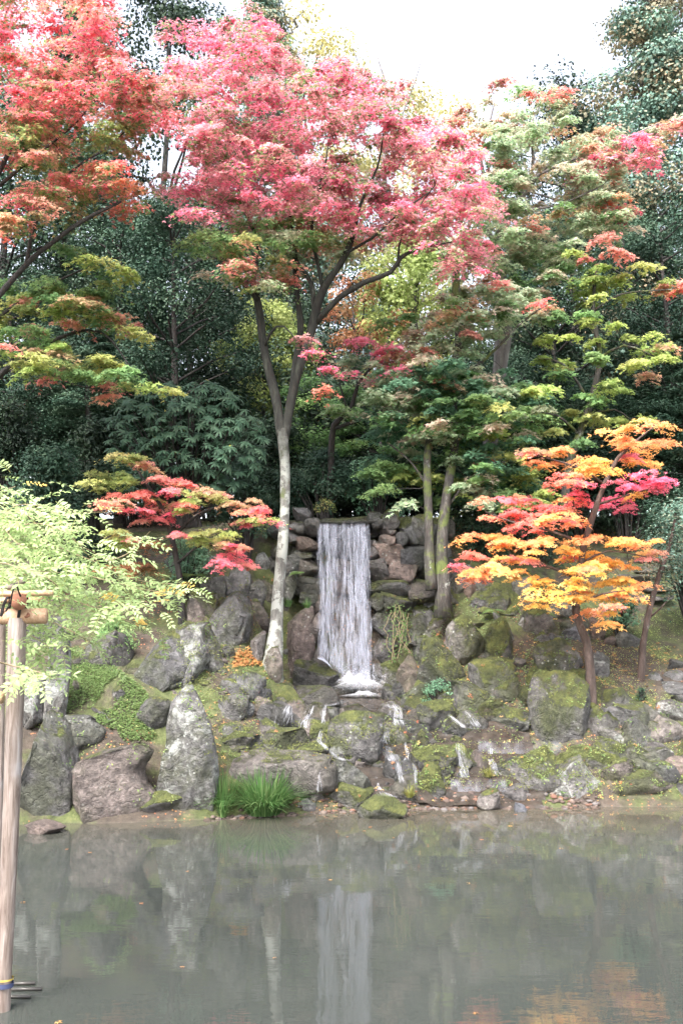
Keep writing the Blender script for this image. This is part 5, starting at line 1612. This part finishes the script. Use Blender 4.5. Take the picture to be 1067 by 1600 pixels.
# bare far tree against the sky
grow_tree('bare_tree', 'far leafless tree with thin pale branches against the white sky',
          [[(600, 640, 42, 5), (604, 400, 42, 4), (600, 240, 42, 3), (605, 150, 42, 2), (590, 90, 42, 1)], [(602, 240, 42, 2), (640, 150, 42, 1.4), (660, 90, 42, .8)], [(602, 200, 42, 2), (570, 130, 42, 1.3), (550, 70, 42, .7)]],
          [(610, 120, 42, 60, 50, 'gold'), (600, 90, 42, 50, 30, 'gold'), (570, 110, 42, 40, 40, 'gold'), (640, 110, 42, 40, 40, 'gold')], M['bark_grey'], seed=50, bare=True, dens=.02)


# ------------------------------------------------------------------ shrubs
def shrub(name, label, box, Y, key, leaf=.09, n=5000, tmpl=T_OVAL, mat='glossy', seed=1, lift=0.0, cat='shrub', group=None, depth=.8):
    r = np.random.RandomState(seed)
    x0, y0, x1, y1 = box
    s = MPP(Y)
    w, h = (x1 - x0) * s, (y1 - y0) * s
    base = P((x0 + x1) / 2, y1, Y)
    root = empty(name, base)
    tag(root, label, cat, group)
    mb, parts = MB(), []
    nc = 26
    for k in range(nc):
        a = r.rand() * 6.283; rho = math.sqrt(r.rand())
        u = r.rand() ** .7
        rr_ = math.sqrt(max(.12, 1 - (1.25 * u - .3) ** 2))
        c = np.array([math.cos(a) * rho * w * .42 * rr_, math.sin(a) * rho * w * .42 * depth * rr_, h * (.12 + .76 * u)])
        cr = .2 * (w + h) / 2 * r.uniform(.7, 1.2)
        mb.tube(np.array([(c[0] * .12, c[1] * .12, -.5), (c[0] * .5, c[1] * .5, c[2] * .45), c]), [.028, .016, .006], 5, cap=False)
        m = n // nc
        d = r.normal(size=(m, 3)); d /= np.linalg.norm(d, axis=1)[:, None]
        d *= (r.rand(m) ** .45)[:, None]
        pos = c + d * np.array([cr, cr, cr * .75]) * (1 + .3 * fbm(d * 2 + k * 3.7, 2))[:, None]
        nr = d * .7 + np.array([0, -.15, .7]) + r.normal(size=(m, 3)) * .4
        parts.append(leaf_arrays(pos, leaf * r.uniform(.6, 1.25, m), nr, colours(key, m, r) * (1 + .15 * r.normal()), tmpl, r))
    mb.build('stems', M['bark_dark'], root)
    link('foliage', crown_mesh('foliage', parts), M[mat], root)
    return root


shrub('evergreen_shrub', 'blue-green evergreen bush above the wisteria at the left', (-10, 690, 140, 850), 18.6, 'teal', .10, 7000, seed=61)
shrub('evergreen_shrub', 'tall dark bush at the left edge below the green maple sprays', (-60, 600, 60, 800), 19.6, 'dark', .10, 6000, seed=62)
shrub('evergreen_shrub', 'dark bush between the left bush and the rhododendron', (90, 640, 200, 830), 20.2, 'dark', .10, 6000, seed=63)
shrub('evergreen_shrub', 'dark leafy bush just left of the main maple trunk', (330, 700, 440, 850), 19.6, 'teal', .08, 5000, seed=64)
shrub('evergreen_shrub', 'dark green bush hanging over the lip of the falls', (440, 690, 560, 815), 20.7, 'teal', .08, 6000, seed=65)
shrub('evergreen_shrub', 'green bush over the right end of the falls lip', (540, 700, 640, 812), 20.9, 'bluegreen', .08, 5000, seed=66)
shrub('evergreen_shrub', 'dark bush in the shade right of the twin trunks', (700, 760, 800, 910), 20.8, 'teal', .08, 5000, seed=67)
shrub('evergreen_shrub', 'shaded bush behind the orange maple', (790, 740, 900, 900), 21.2, 'teal', .08, 5000, seed=68)
shrub('evergreen_shrub', 'large blue-green bush at the right edge beside the steps', (1010, 760, 1140, 930), 19.2, 'cedar', .07, 8000, seed=69)
shrub('evergreen_shrub', 'dark bush above the shaded path at the right', (920, 690, 1040, 860), 22.8, 'dark', .10, 6000, seed=70)
shrub('low_shrub', 'low dark-leaved shrub behind the orange maple trunk', (935, 925, 1000, 985), 18.9, 'bluegreen', .07, 2200, seed=71)
shrub('low_shrub', 'small glossy shrub left of the shaded rocks under the red maple', (240, 830, 330, 930), 18.5, 'bluegreen', .06, 3500, seed=72)
shrub('low_shrub', 'dark shrub behind the wisteria at the left', (60, 820, 200, 960), 19.0, 'dark', .09, 6000, seed=73)
shrub('low_shrub', 'weedy green shrub between dark outcrop and ground cover', (135, 960, 215, 1040), 17.0, 'green', .05, 2200, T_OVAL, 'fern', 74)
shrub('low_shrub', 'tiny blue-green shrub on the grass right of the thin trunk', (990, 1074, 1016, 1096), 17.3, 'teal', .04, 350, seed=75)
shrub('low_shrub', 'dark weedy plant beside the brown rock right of the falls', (660, 1060, 712, 1108), 17.6, 'bluegreen', .05, 900, T_OVAL, 'fern', 76)
shrub('low_shrub', 'yellow-green sprig above the left part of the falls lip', (488, 775, 525, 812), 20.2, 'olive', .05, 500, T_OVAL, 'fern', 77)

# understory that closes the wood at eye level
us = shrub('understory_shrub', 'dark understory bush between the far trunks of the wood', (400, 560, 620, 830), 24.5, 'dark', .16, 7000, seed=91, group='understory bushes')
for k, (x, Y, s) in enumerate(((-40, 24, 1.2), (90, 26, 1.2), (210, 23.5, .9), (330, 25.5, 1.1), (420, 23, .8), (560, 26.5, 1.1), (650, 24, .95), (735, 23, .85), (820, 26, 1.1), (900, 23.4, .8), (980, 26, 1.1), (1060, 24.5, 1.1), (480, 30, 1.4), (280, 31, 1.4), (700, 31, 1.4), (870, 31, 1.3), (120, 32, 1.4), (1000, 32, 1.3), (580, 35, 1.5), (400, 36, 1.5), (780, 36, 1.5))):
    c = copy_tree(us)
    xw = float(P(x, 800, Y)[0])
    c.location = (xw, Y, float(H(np.array([xw]), np.array([float(Y)]), False)[0]) - .1)
    c.scale = (s, s, s * .85); c.rotation_euler = (0, 0, k * 1.3)

for k, (x, Y, s) in enumerate(((470, 22.0, .5), (545, 22.3, .55), (610, 22.0, .5), (660, 21.8, .5), (430, 21.8, .5), (505, 23.2, .6), (580, 23.4, .6))):
    c = copy_tree(us)
    xw = float(P(x, 800, Y)[0])
    c.location = (xw, Y, float(H(np.array([xw]), np.array([float(Y)]), False)[0]) - .35)
    c.scale = (s, s, s * .8); c.rotation_euler = (0, 0, k * 2.1)
    c['label'] = 'low dark bush just behind the wall above the falls'; c['group'] = 'bushes behind the wall'

# rhododendron: whorls of long leaves
rh = np.random.RandomState(80)
base = P(290, 790, 18.9)
root = empty('rhododendron', base)
tag(root, 'large rhododendron with whorled dark leaves in the shade at the left', 'shrub')
mb, parts = MB(), []
for k in range(330):
    while True:
        x, y = rh.uniform(165, 415), rh.uniform(590, 770)
        if ((x - 290) / 128) ** 2 + ((y - 690) / 98) ** 2 < 1: break
    dz = 1 - ((x - 290) / 128) ** 2 - ((y - 690) / 98) ** 2
    c = P(x, y, 18.9 - 1.0 * math.sqrt(max(dz, 0)) * rh.uniform(.2, 1)) - base
    ax = np.array([rh.normal() * .35 + (x - 290) / 300, -.55 + rh.normal() * .2, .8]); ax /= np.linalg.norm(ax)
    n = rh.randint(8, 13)
    a = np.linspace(0, 6.283, n, endpoint=False) + rh.rand()
    u = np.cross(ax, (1, 0, 0)); u /= np.linalg.norm(u); v = np.cross(ax, u)
    hd = np.cos(a)[:, None] * u + np.sin(a)[:, None] * v
    nr = ax[None] * 1.0 + hd * .35 + rh.normal(size=(n, 3)) * .12
    hd2 = hd - ax[None] * .25
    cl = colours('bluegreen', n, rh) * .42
    if rh.rand() < .07: cl[0] = (.42, .38, .06)
    parts.append(leaf_arrays(np.repeat(c[None], n, 0), rh.uniform(.14, .2, n), nr, cl, T_LONG, rh, hd2))
    if k % 4 == 0:
        mb.tube(np.array([(rh.normal() * .1, .1, -.4), c * .55 + np.array([0, .3, -.1]), c]), [.03, .018, .007], 5, cap=False)
mb.build('stems', M['bark_dark'], root)
link('foliage', crown_mesh('foliage', parts), M['glossy'], root)


# ------------------------------------------------------------------ grass clumps, ferns, ground cover
def blades(n, r, spread, length, width, colkey, arch=.6):
    V, F, C, o = [], [], [], 0
    cl = np.concatenate([colours(colkey, 1, r) for _ in range(n)])
    for k in range(n):
        a = r.rand() * 6.283; q = math.sqrt(r.rand()) * spread * .35
        d = np.array([math.cos(a), math.sin(a), 0])
        L = length * r.uniform(.6, 1.15); w = width * r.uniform(.7, 1.2)
        lean = r.uniform(.15, 1.0)
        t = np.linspace(0, 1, 6)
        out = (q + spread * lean * t ** 1.4)[:, None] * d
        z = L * (t * (1.15 - .25 * lean) - arch * lean * t ** 2.4)
        c = out; c[:, 2] = z
        s = np.array([-d[1], d[0], 0]) * w / 2
        ww = np.array([.8, 1, 1, .8, .5, .05])[:, None]
        V += [c - s * ww, c + s * ww]
        F += [(o + i, o + i + 1, o + 6 + i + 1, o + 6 + i) for i in range(5)]
        C.append(np.repeat(cl[k][None], 12, 0)); o += 12
    return np_mesh('blades', np.concatenate(V), np.array(F), True, np.concatenate(C))


PAL['grass'] = [(.075, .16, .045), (.10, .20, .06), (.05, .12, .035), (.18, .26, .10)]
PAL['sedge'] = [(.20, .22, .06), (.28, .27, .09)]
for k, (x, y, Y, sp, L, n, lab) in enumerate(((412, 1264, 14.75, .70, .66, 800, 'large arching grass clump at the waterline before the bedrock slab'),
                                              (347, 1252, 14.85, .50, .62, 380, 'smaller grass clump touching the tall standing stone'),
                                              (348, 1272, 14.5, .16, .30, 60, 'little grass tuft rooted in the water below the smaller clump'))):
    e = empty('grass_clump', P(x, y, Y) * np.array([1, 1, 0]) + np.array([0, 0, .02]))
    tag(e, lab, 'grass clump', 'grass clumps')
    link('blades', blades(n, np.random.RandomState(90 + k), sp, L, .017, 'grass'), M['fern'], e)
for k, (x, y, lab) in enumerate(((625, 1152, 'dry sedge tuft on the mossy stone below the fan cascade'), (762, 1214, 'yellowish sedge tuft on the low water sheet near the beach'), (640, 1246, 'brown sedge tuft at the back of the gravel beach'), (480, 950, 'green tuft on the cap of the purplish block'), (450, 948, 'yellow-green tuft left on the purplish block'))):
    Y = ground_hit(x, y) - .15 if y > 1000 else 18.3
    e = empty('sedge_tuft', P(x, y, Y))
    tag(e, lab, 'grass tuft', 'sedge tufts')
    link('blades', blades(90, np.random.RandomState(95 + k), .16, .2, .008, 'sedge' if k < 3 else 'grass', .7), M['fern'], e)


def fern(px, py, Y, n, L, lab, seed):
    r = np.random.RandomState(seed)
    base = P(px, py, Y)
    e = empty('fern', base); tag(e, lab, 'fern', 'ferns')
    for k in range(n):
        a = r.uniform(0, 6.283); d = np.array([math.cos(a), math.sin(a) * .6 - .5, 0]); d /= np.linalg.norm(d)
        t = np.linspace(.08, 1, 16)
        c = d[None] * (L * .9 * t)[:, None]; c[:, 2] = L * (.55 * t - .85 * t ** 2)
        s = np.array([-d[1], d[0], 0])
        hd = np.concatenate([np.repeat((s + d * .3)[None], 16, 0), np.repeat((-s + d * .3)[None], 16, 0)])
        sz = np.tile(L * .32 * np.sin(np.clip(t * 1.1, 0, 1) * 2.9 + .15).clip(.15), 2)
        v, f, cc = leaf_arrays(np.concatenate([c, c]), sz, np.repeat(np.array([[0, -.3, 1.0]]), 32, 0), colours('ground', 32, r), T_LONG, r, hd)
        link('frond', np_mesh('frond', v, f, False, cc), M['fern'], e)


fern(471, 896, 19.2, 6, .32, 'small fern growing from the wall left of the falls', 101)
fern(845, 960, 18.9, 7, .35, 'small fern between the stones at the top of the right bank', 102)
fern(772, 955, 19.0, 7, .30, 'dark fern beside the slender leaning stone', 103)
fern(300, 900, 18.3, 7, .4, 'shaded fern under the small red maple', 104)


def scatter(name, label, poly, n, key, leaf, cat, seed, mat='fern', tmpl=T_OVAL, lift=.06, clump=0.6, onrock=False):
    r = np.random.RandomState(seed); rd = random.Random(seed)
    xs = [p[0] for p in poly]; ys = [p[1] for p in poly]
    # region on the ground, as world points
    W = [P(a, b, ground_hit(a, b)) for a, b in poly]
    wp = [(q[0], q[1]) for q in W]
    x0, x1 = min(q[0] for q in wp), max(q[0] for q in wp); y0, y1 = min(q[1] for q in wp), max(q[1] for q in wp)
    pts = []
    while len(pts) < n:
        x, y = rd.uniform(x0, x1), rd.uniform(y0, y1)
        if in_poly(x, y, wp): pts.append((x, y))
    pts = np.array(pts)
    nz = fbm(np.stack([pts[:, 0] * 2.2, pts[:, 1] * 2.2, pts[:, 0] * 0 + seed], 1), 3)
    pts = pts[nz > -.55 * (1 - clump) - .0 * clump] if clump < 1 else pts
    m = len(pts)
    z = H(pts[:, 0], pts[:, 1]) + r.rand(m) * lift + .008
    nr = np.stack([r.normal(size=m) * .4, r.normal(size=m) * .4 - .3, np.ones(m)], 1)
    v, f, c = leaf_arrays(np.stack([pts[:, 0], pts[:, 1], z], 1), leaf * r.uniform(.5, 1.3, m), nr, colours(key, m, r), tmpl, r)
    o = link(name, np_mesh(name, v, f, False, c), M[mat])
    tag(o, label, cat, kind='stuff')
    return o


scatter('ground_cover', 'bright green low ground cover on the left bank', [(95, 1010), (150, 1035), (230, 1085), (245, 1160), (200, 1165), (120, 1125), (100, 1110)], 9500, 'ground', .045, 'plants', 111, clump=.35)
scatter('ground_cover', 'patchy moss and weeds on the right grassy bank', [(930, 960), (1066, 960), (1066, 1190), (930, 1190)], 4200, 'lime', .03, 'plants', 112, lift=.03)
scatter('ground_cover', 'small weeds among the mossy rocks of the right bank', [(640, 960), (900, 960), (900, 1150), (640, 1100)], 4200, 'green', .045, 'plants', 113)
scatter('ground_cover', 'small weeds between the stones left of the cascade', [(280, 990), (440, 1000), (440, 1160), (330, 1180)], 2600, 'ground', .035, 'plants', 114, clump=.9)
scatter('fallen_leaves', 'fallen red and orange leaves scattered over the banks', [(320, 1000), (1066, 1000), (1066, 1240), (320, 1240)], 1500, 'fallen', .06, 'leaves', 115, mat='litter', tmpl=T_M5, lift=.015, clump=0)
scatter('leaf_pile', 'drift of red fallen leaves beside the main maple trunk', [(366, 1025), (408, 1025), (408, 1042), (366, 1045)], 260, 'fallen', .07, 'leaves', 116, mat='litter', tmpl=T_M5, lift=.04, clump=0)
def hits_stuff(name, label, hits, per, key, leaf, spread, cat, seed, tmpl, mat, up=1.0, lift=.02):
    r = np.random.RandomState(seed)
    parts = []
    for q, nrm in hits:
        n = max(1, int(per * r.uniform(.5, 1.5)))
        pos = q + r.normal(size=(n, 3)) * spread + nrm * lift
        nr = nrm[None] * up + r.normal(size=(n, 3)) * .45 + np.array([0, -.1, .4])
        parts.append(leaf_arrays(pos, leaf * r.uniform(.5, 1.3, n), nr, colours(key, n, r), tmpl, r))
    tag(link(name, crown_mesh(name, parts), M[mat]), label, cat, kind='stuff')


PAL['weed'] = [(.13, .20, .06), (.19, .26, .09), (.09, .15, .05), (.26, .29, .11)]
PAL['tuft'] = [(.08, .10, .03), (.13, .15, .045), (.19, .20, .06), (.06, .07, .025)]
hits_stuff('crevice_weeds', 'small weeds rooted in the crevices between the stones', HITS['weed'], 7, 'weed', .045, .035, 'plants', 141, T_OVAL, 'fern')
hits_stuff('moss_tufts', 'ragged tufts of moss on the stones', HITS['moss'], 16, 'tuft', .03, .04, 'moss', 142, T_OVAL, 'litter', 1.0, .008)
hits_stuff('fallen_leaves', 'fallen maple leaves lying on the stones', HITS['leaf'], 1.5, 'fallen', .05, .03, 'leaves', 143, T_M5, 'litter', 1.5, .008)
rl = np.random.RandomState(150)
fx, fy = rl.uniform(-4, 5, 28), 15.2 - 8.5 * rl.rand(28) ** 1.6
nr = np.stack([rl.normal(size=28) * .04, rl.normal(size=28) * .04, np.ones(28)], 1)
v, f, c = leaf_arrays(np.stack([fx, fy, np.full(28, .008)], 1), rl.uniform(.025, .05, 28), nr, colours('fallen', 28, rl), T_M5, rl)
tag(link('floating_leaves', np_mesh('floating_leaves', v, f, False, c), M['litter']), 'single fallen leaves floating on the pond', 'leaves', kind='stuff')

# creeper on the wall right of the falls
rc = np.random.RandomState(120)
base = P(620, 1040, 19.0)
e = empty('creeper', base); tag(e, 'small bright green creeper hanging on the dark wall right of the falls', 'creeper')
mb = MB(); pos = []
for k in range(9):
    x = 604 + k * 4 + rc.normal() * 3; yy = np.linspace(940 + rc.rand() * 25, 1000 + rc.rand() * 40, 8)
    ln = np.array([P(x + rc.normal() * 4, y_, 19.22) for y_ in yy])
    mb.tube(ln - base, .006, 4, cap=False)
    for q in ln:
        for _ in range(5): pos.append(q + rc.normal(size=3) * np.array([.05, .03, .05]) - base)
pos = np.array(pos)
mb.build('stems', M['vine'], e)
v, f, c = leaf_arrays(pos, rc.uniform(.03, .06, len(pos)), np.stack([rc.normal(size=len(pos)) * .4, -np.ones(len(pos)), rc.rand(len(pos)) * .8], 1), colours('ground', len(pos), rc), T_OVAL, rc)
link('foliage', np_mesh('foliage', v, f, False, c), M['fern'], e)

# ------------------------------------------------------------------ trellis and wisteria
TY = 7.15
tb = P(8, 1545, TY); tb[2] = 0
tr = empty('wooden_trellis', tb)
tag(tr, 'weathered log trellis with bamboo rails and black lashings standing in the pond at left', 'trellis')


def pole(name, a, b, r0, r1, mat, sides=14, wob=.06, cap=True):
    """A pole from a to b, modelled along its own axis so that the grain runs along it."""
    a, b = np.asarray(a, float), np.asarray(b, float)
    L = np.linalg.norm(b - a)
    mb = MB()
    t = np.linspace(0, 1, max(6, int(L / .12)))
    pts = np.stack([.012 * np.sin(t * 5 + L), .010 * np.cos(t * 4 + L), t * L], 1)
    mb.tube(pts, r0 + (r1 - r0) * t, sides, cap, wob)
    o = mb.build(name, mat, tr)
    o.location = a - tb
    o.rotation_mode = 'QUATERNION'
    o.rotation_quaternion = Vector(b - a).to_track_quat('Z', 'Y')
    return o


mw = MPP(TY)
main_post = pole('post', P(7, 1560, TY) + np.array([0, 0, -.5]), P(27, 966, TY), 11 * mw, 14 * mw, M['wood'])
pole('post', P(-6, 1560, TY + .5) + np.array([0, 0, -.5]), P(4, 960, TY + .5), 5 * mw, 6 * mw, M['wood'])
main_beam = pole('beam', P(-260, 962, TY), P(73, 964, TY), 12.5 * mw, 12 * mw, M['log'])
pole('cross_beam', P(29, 938, TY - .25), P(10, 930, TY + 3.2), 12.5 * mw, 11 * mw, M['logend'])
pole('rail', P(-260, 927, TY - .1), P(83, 928, TY - .1), 4.6 * mw, 4.4 * mw, M['bamboo'], 10)
pole('rail', P(-260, 939, TY + .35), P(66, 938, TY + .35), 4.4 * mw, 4.2 * mw, M['bamboo'], 10)
pole('rail', P(6, 921, TY), P(38, 908, TY - .35), 3.5 * mw, 4.2 * mw, M['twig'], 9, .2)
pole('rail', P(-120, 1070, TY - .3), P(6, 1090, TY - .35), 9 * mw, 9 * mw, M['bamboo'], 12)
# knot in the beam, lashings, band, boards
o = pole('knot', P(47, 962, TY) + np.array([0, -.052, 0]), P(47, 962, TY) + np.array([0, -.068, 0]), .011, .008, M['logend'], 8)
for x, yt, yb in ((9, 925, 975), (36, 925, 975)):
    mb = MB()
    for k in range(3):
        an = np.linspace(0, 6.283, 22)
        c0 = P(x, (yt + yb) / 2 + 8, TY)
        ring = np.stack([c0[0] + .006 * (k - 1) + .02 * np.sin(an), c0[1] + .066 * np.cos(an), c0[2] + .098 * np.sin(an) + .02], 1)
        mb.tube(ring - tb, .0055, 5, cap=False)
    mb.build('lashing', M['rope'], tr)
mb = MB()
for x, y, x2, y2 in ((24, 912, 17, 945), (27, 912, 33, 932), (17, 945, 10, 955)):
    mb.tube(np.array([P(x, y, TY - .36), P((x + x2) / 2 - 1, (y + y2) / 2, TY - .33), P(x2, y2, TY - .3)]) - tb, .006, 5)
mb.build('lashing', M['rope'], tr)
for y, h_, mt in ((1538, 3.4, 'blue'), (1529, 1.2, 'yellow')):
    mb = MB(); c0 = P(8, y, TY)
    mb.tube(np.array([c0 - (0, 0, h_ * mw), c0 + (0, 0, h_ * mw)]) - tb, 13 * mw, 16, cap=False)
    mb.build('band', M[mt], tr)
for k, (x0, x1, y) in enumerate(((14, 56, 1537), (14, 66, 1546), (-20, 48, 1558))):
    cy_ = (800 - y) / F_PX; t_ = (0.012 - CAM_Z) / (ST + cy_ * CT); Yb = t_ * (CT - cy_ * ST)
    a, b = P(x0, y, Yb), P(x1, y - 1, Yb)
    mb = MB(); mb.tube(np.array([a, (a + b) / 2, b]) - tb, .012, 6)
    mb.build('foot_board', M['board'], tr)

# bands belong to the post, lashings and knot to the beam
bpy.context.view_layer.update()
for q in list(tr.children):
    own = main_post if q.name.startswith('band') else main_beam if q.name.startswith(('lashing', 'knot')) else None
    if own:
        mw_ = q.matrix_world.copy(); q.parent = own; q.matrix_parent_inverse = own.matrix_world.inverted() ; q.matrix_world = mw_

# compound leaves
def comp_leaf(seed, pairs):
    r = np.random.RandomState(seed)
    L = .24
    t = np.linspace(.22, 1, pairs)
    rach = np.stack([t * 0, t * L, .05 * L * np.sin(t * 3) - .22 * L * t ** 2], 1)
    pos = np.concatenate([rach, rach, rach[-1:]])
    hd = np.concatenate([np.repeat([[1, .45, -.25]], pairs, 0), np.repeat([[-1, .45, -.25]], pairs, 0), [[0, 1, -.3]]]) + r.normal(size=(2 * pairs + 1, 3)) * .14
    nr = np.repeat([[0, .1, 1.0]], 2 * pairs + 1, 0) + r.normal(size=(2 * pairs + 1, 3)) * .22
    c = colours('wisteria', 2 * pairs + 1, r, .1)
    if seed % 7 == 0: c[:] = np.array([.62, .42, .12]) * (1 + .1 * r.normal(size=(2 * pairs + 1, 1)))
    T = (T_LONG[0] * np.array([1.55, 1, 1]), T_LONG[1])
    v, f, cc = leaf_arrays(pos, r.uniform(.052, .07, 2 * pairs + 1), nr, c, T, r, hd)
    # midrib
    k = len(v)
    tt = np.linspace(0, 1, 5)
    rb = np.stack([tt * 0, tt * L, .05 * L * np.sin(tt * 3) - .22 * L * tt ** 2], 1)
    rv = np.concatenate([rb + (-.0016, 0, 0), rb + (.0016, 0, 0)])
    rfc = []
    for i in range(4): rfc += [(k + i, k + 5 + i, k + 5 + i + 1), (k + i, k + 5 + i + 1, k + i + 1)]
    return np.concatenate([v, rv]), np.concatenate([f, np.array(rfc)]), np.concatenate([cc, np.repeat([[.34, .36, .12]], 10, 0)])


LEAFV = [comp_leaf(s, p_) for s, p_ in ((1, 5), (2, 6), (3, 6), (4, 7), (5, 5), (6, 6), (8, 7), (7, 5))]
LEAFM = []
for v, f, c in LEAFV:
    me = np_mesh('leaf', v, f, False, c); me.materials.append(M['fern']); LEAFM.append(me)
rw_ = np.random.RandomState(131)
wb = P(-60, 940, TY + .6)
wis = empty('wisteria', wb)
tag(wis, 'pale green wisteria trailing from the trellis over the left bank', 'wisteria')
SHOOTS = [  # (points in the photograph, depth)
    ([(-60, 900), (10, 800), (60, 790), (110, 800), (175, 800)], 7.0), ([(-40, 860), (40, 820), (100, 830), (150, 875), (200, 865), (235, 830)], 6.8),
    ([(-50, 930), (60, 880), (140, 900), (220, 920), (290, 930)], 6.8), ([(-40, 900), (50, 850), (130, 870), (210, 905), (300, 915)], 7.2),
    ([(-40, 960), (60, 930), (150, 950), (220, 980), (250, 990)], 6.7), ([(-30, 950), (50, 960), (110, 985), (150, 1010), (170, 1030)], 7.0),
    ([(-30, 980), (40, 990), (80, 1010), (120, 1010)], 6.9), ([(-20, 1030), (20, 1040), (60, 1050), (90, 1062)], 6.6), ([(-30, 800), (0, 770), (25, 760)], 7.3), ([(-50, 850), (20, 830), (60, 840), (100, 870), (130, 920)], 7.5),
    ([(-60, 880), (0, 870), (70, 900), (110, 930), (160, 930), (200, 950)], 6.6), ([(0, 900), (60, 900), (90, 930), (100, 960), (120, 980)], 7.4), ([(-30, 840), (30, 800), (70, 830), (120, 850), (180, 880)], 7.7),
    ([(-40, 940), (40, 905), (130, 925), (180, 930), (250, 945)], 7.9), ([(-60, 820), (-10, 810), (30, 850), (80, 860)], 6.8), ([(-30, 1010), (10, 1020), (50, 1020), (80, 1035)], 7.3),
    ([(-50, 900), (0, 880), (40, 890), (100, 895)], 6.5), ([(-50, 980), (0, 960), (60, 975), (95, 1000)], 7.6),
]
mb = MB()
spots = []
for si, (pts, Y) in enumerate(SHOOTS):
    Y = Y + 1.0 if si not in (7, 16) else Y + .1
    w = np.array([[*P(x, y, Y + .25 * math.sin(k * 2.1)), .008] for k, (x, y) in enumerate(pts)])
    s = smooth_line(w, .06)
    mb.tube(s[:, :3] - wb, np.linspace(.007, .0022, len(s)), 5, cap=False)
    tot = len(s)
    for k in range(2, tot):
        spots.append((s[k, :3], s[k, :3] - s[k - 1, :3], k / tot))
mb.build('stems', M['vine'], wis)
leaf_recs = []
for q, d, t in spots:
    for _ in range(2):
        if rw_.rand() < .10 + .25 * (t > .6): continue
        a = rw_.uniform(-1, 1) * 1.6
        dd = d / (np.linalg.norm(d) + 1e-6)
        dx = np.array([dd[0] * math.cos(a) - dd[1] * math.sin(a), dd[0] * math.sin(a) + dd[1] * math.cos(a), rw_.normal() * .45 - .1])
        jit = rw_.normal(size=3) * (.10 if t < .6 else .025)
        sc = rw_.uniform(.65, 1.1) * (1 if t < .85 else .75)
        z = Vector(dx).normalized()
        x = z.cross(Vector((rw_.normal() * .3, rw_.normal() * .3 - .35, 1))).normalized()
        n_ = x.cross(z).normalized()
        Mx = np.array([[x[0], z[0], n_[0]], [x[1], z[1], n_[1]], [x[2], z[2], n_[2]]])
        pos_ = q + jit - wb
        leaf_recs.append((np.linalg.norm(pos_ + wb), Mx, pos_, sc, rw_.randint(0, 7) if not (t > .8 and rw_.rand() < .12) else 7))
# the ones that show largest are single parts, the rest one mass
rw_.shuffle(leaf_recs)
front = leaf_recs[:300]; rest = leaf_recs[300:]
for _, Mx, pos_, sc, k in front:
    o = bpy.data.objects.new('leaf', LEAFM[k]); COL.objects.link(o); o.parent = wis
    m4 = Matrix(((Mx[0][0] * sc, Mx[0][1] * sc, Mx[0][2] * sc, pos_[0]), (Mx[1][0] * sc, Mx[1][1] * sc, Mx[1][2] * sc, pos_[1]), (Mx[2][0] * sc, Mx[2][1] * sc, Mx[2][2] * sc, pos_[2]), (0, 0, 0, 1)))
    o.matrix_local = m4
if rest:
    V, F, C, o_ = [], [], [], 0
    for _, Mx, pos_, sc, k in rest:
        v, f, c = LEAFV[k]
        V.append((v * sc) @ Mx.T + pos_); F.append(f + o_); C.append(c); o_ += len(v)
    q = link('foliage', np_mesh('foliage', np.concatenate(V), np.concatenate(F), False, np.concatenate(C)), M['fern'], wis)
    q['kind'] = 'stuff'
print('WISTERIA', len(leaf_recs), 'TRIS', sum(len(m.polygons) for m in bpy.data.meshes))

# ------------------------------------------------------------------ each small rock is named by the rock it lies next to
def relabel():
    import re
    cutw = re.compile(r' (at|beside|between|on|above|below|behind|under|in|left|right|just|lying|of|among|touching|next|along|before|alone|splitting|sitting) ')
    marks = []
    seen = {}
    for o, x, y, own, nm in ROCKS:
        if own:
            s = cutw.split(o['label'] + ' ', 1)[0].strip()
            seen[s] = seen.get(s, 0) + 1
            marks.append((s, x, y))
    marks = [m for m in marks if seen[m[0]] == 1 and 2 < len(m[0].split()) < 10]
    taken = set()
    for o, x, y, own, nm in ROCKS:
        if own: continue
        kind = 'small stone' if nm == 'stone' else 'half-sunk rock'
        for s, mx_, my_ in sorted(marks, key=lambda m: math.hypot(m[1] - x, (m[2] - y) * 1.3))[:5]:
            dx, dy = x - mx_, y - my_
            if abs(dx) > 1.6 * abs(dy): w = 'just right of' if dx > 0 else 'just left of'
            elif abs(dy) > 1.6 * abs(dx): w = 'just below' if dy > 0 else 'just above'
            else: w = ('below' if dy > 0 else 'above') + ' and ' + ('right of' if dx > 0 else 'left of')
            lab = f'{kind} {w} the {s}'
            if lab not in taken and len(lab.split()) <= 16:
                taken.add(lab); o['label'] = lab
                break


relabel()
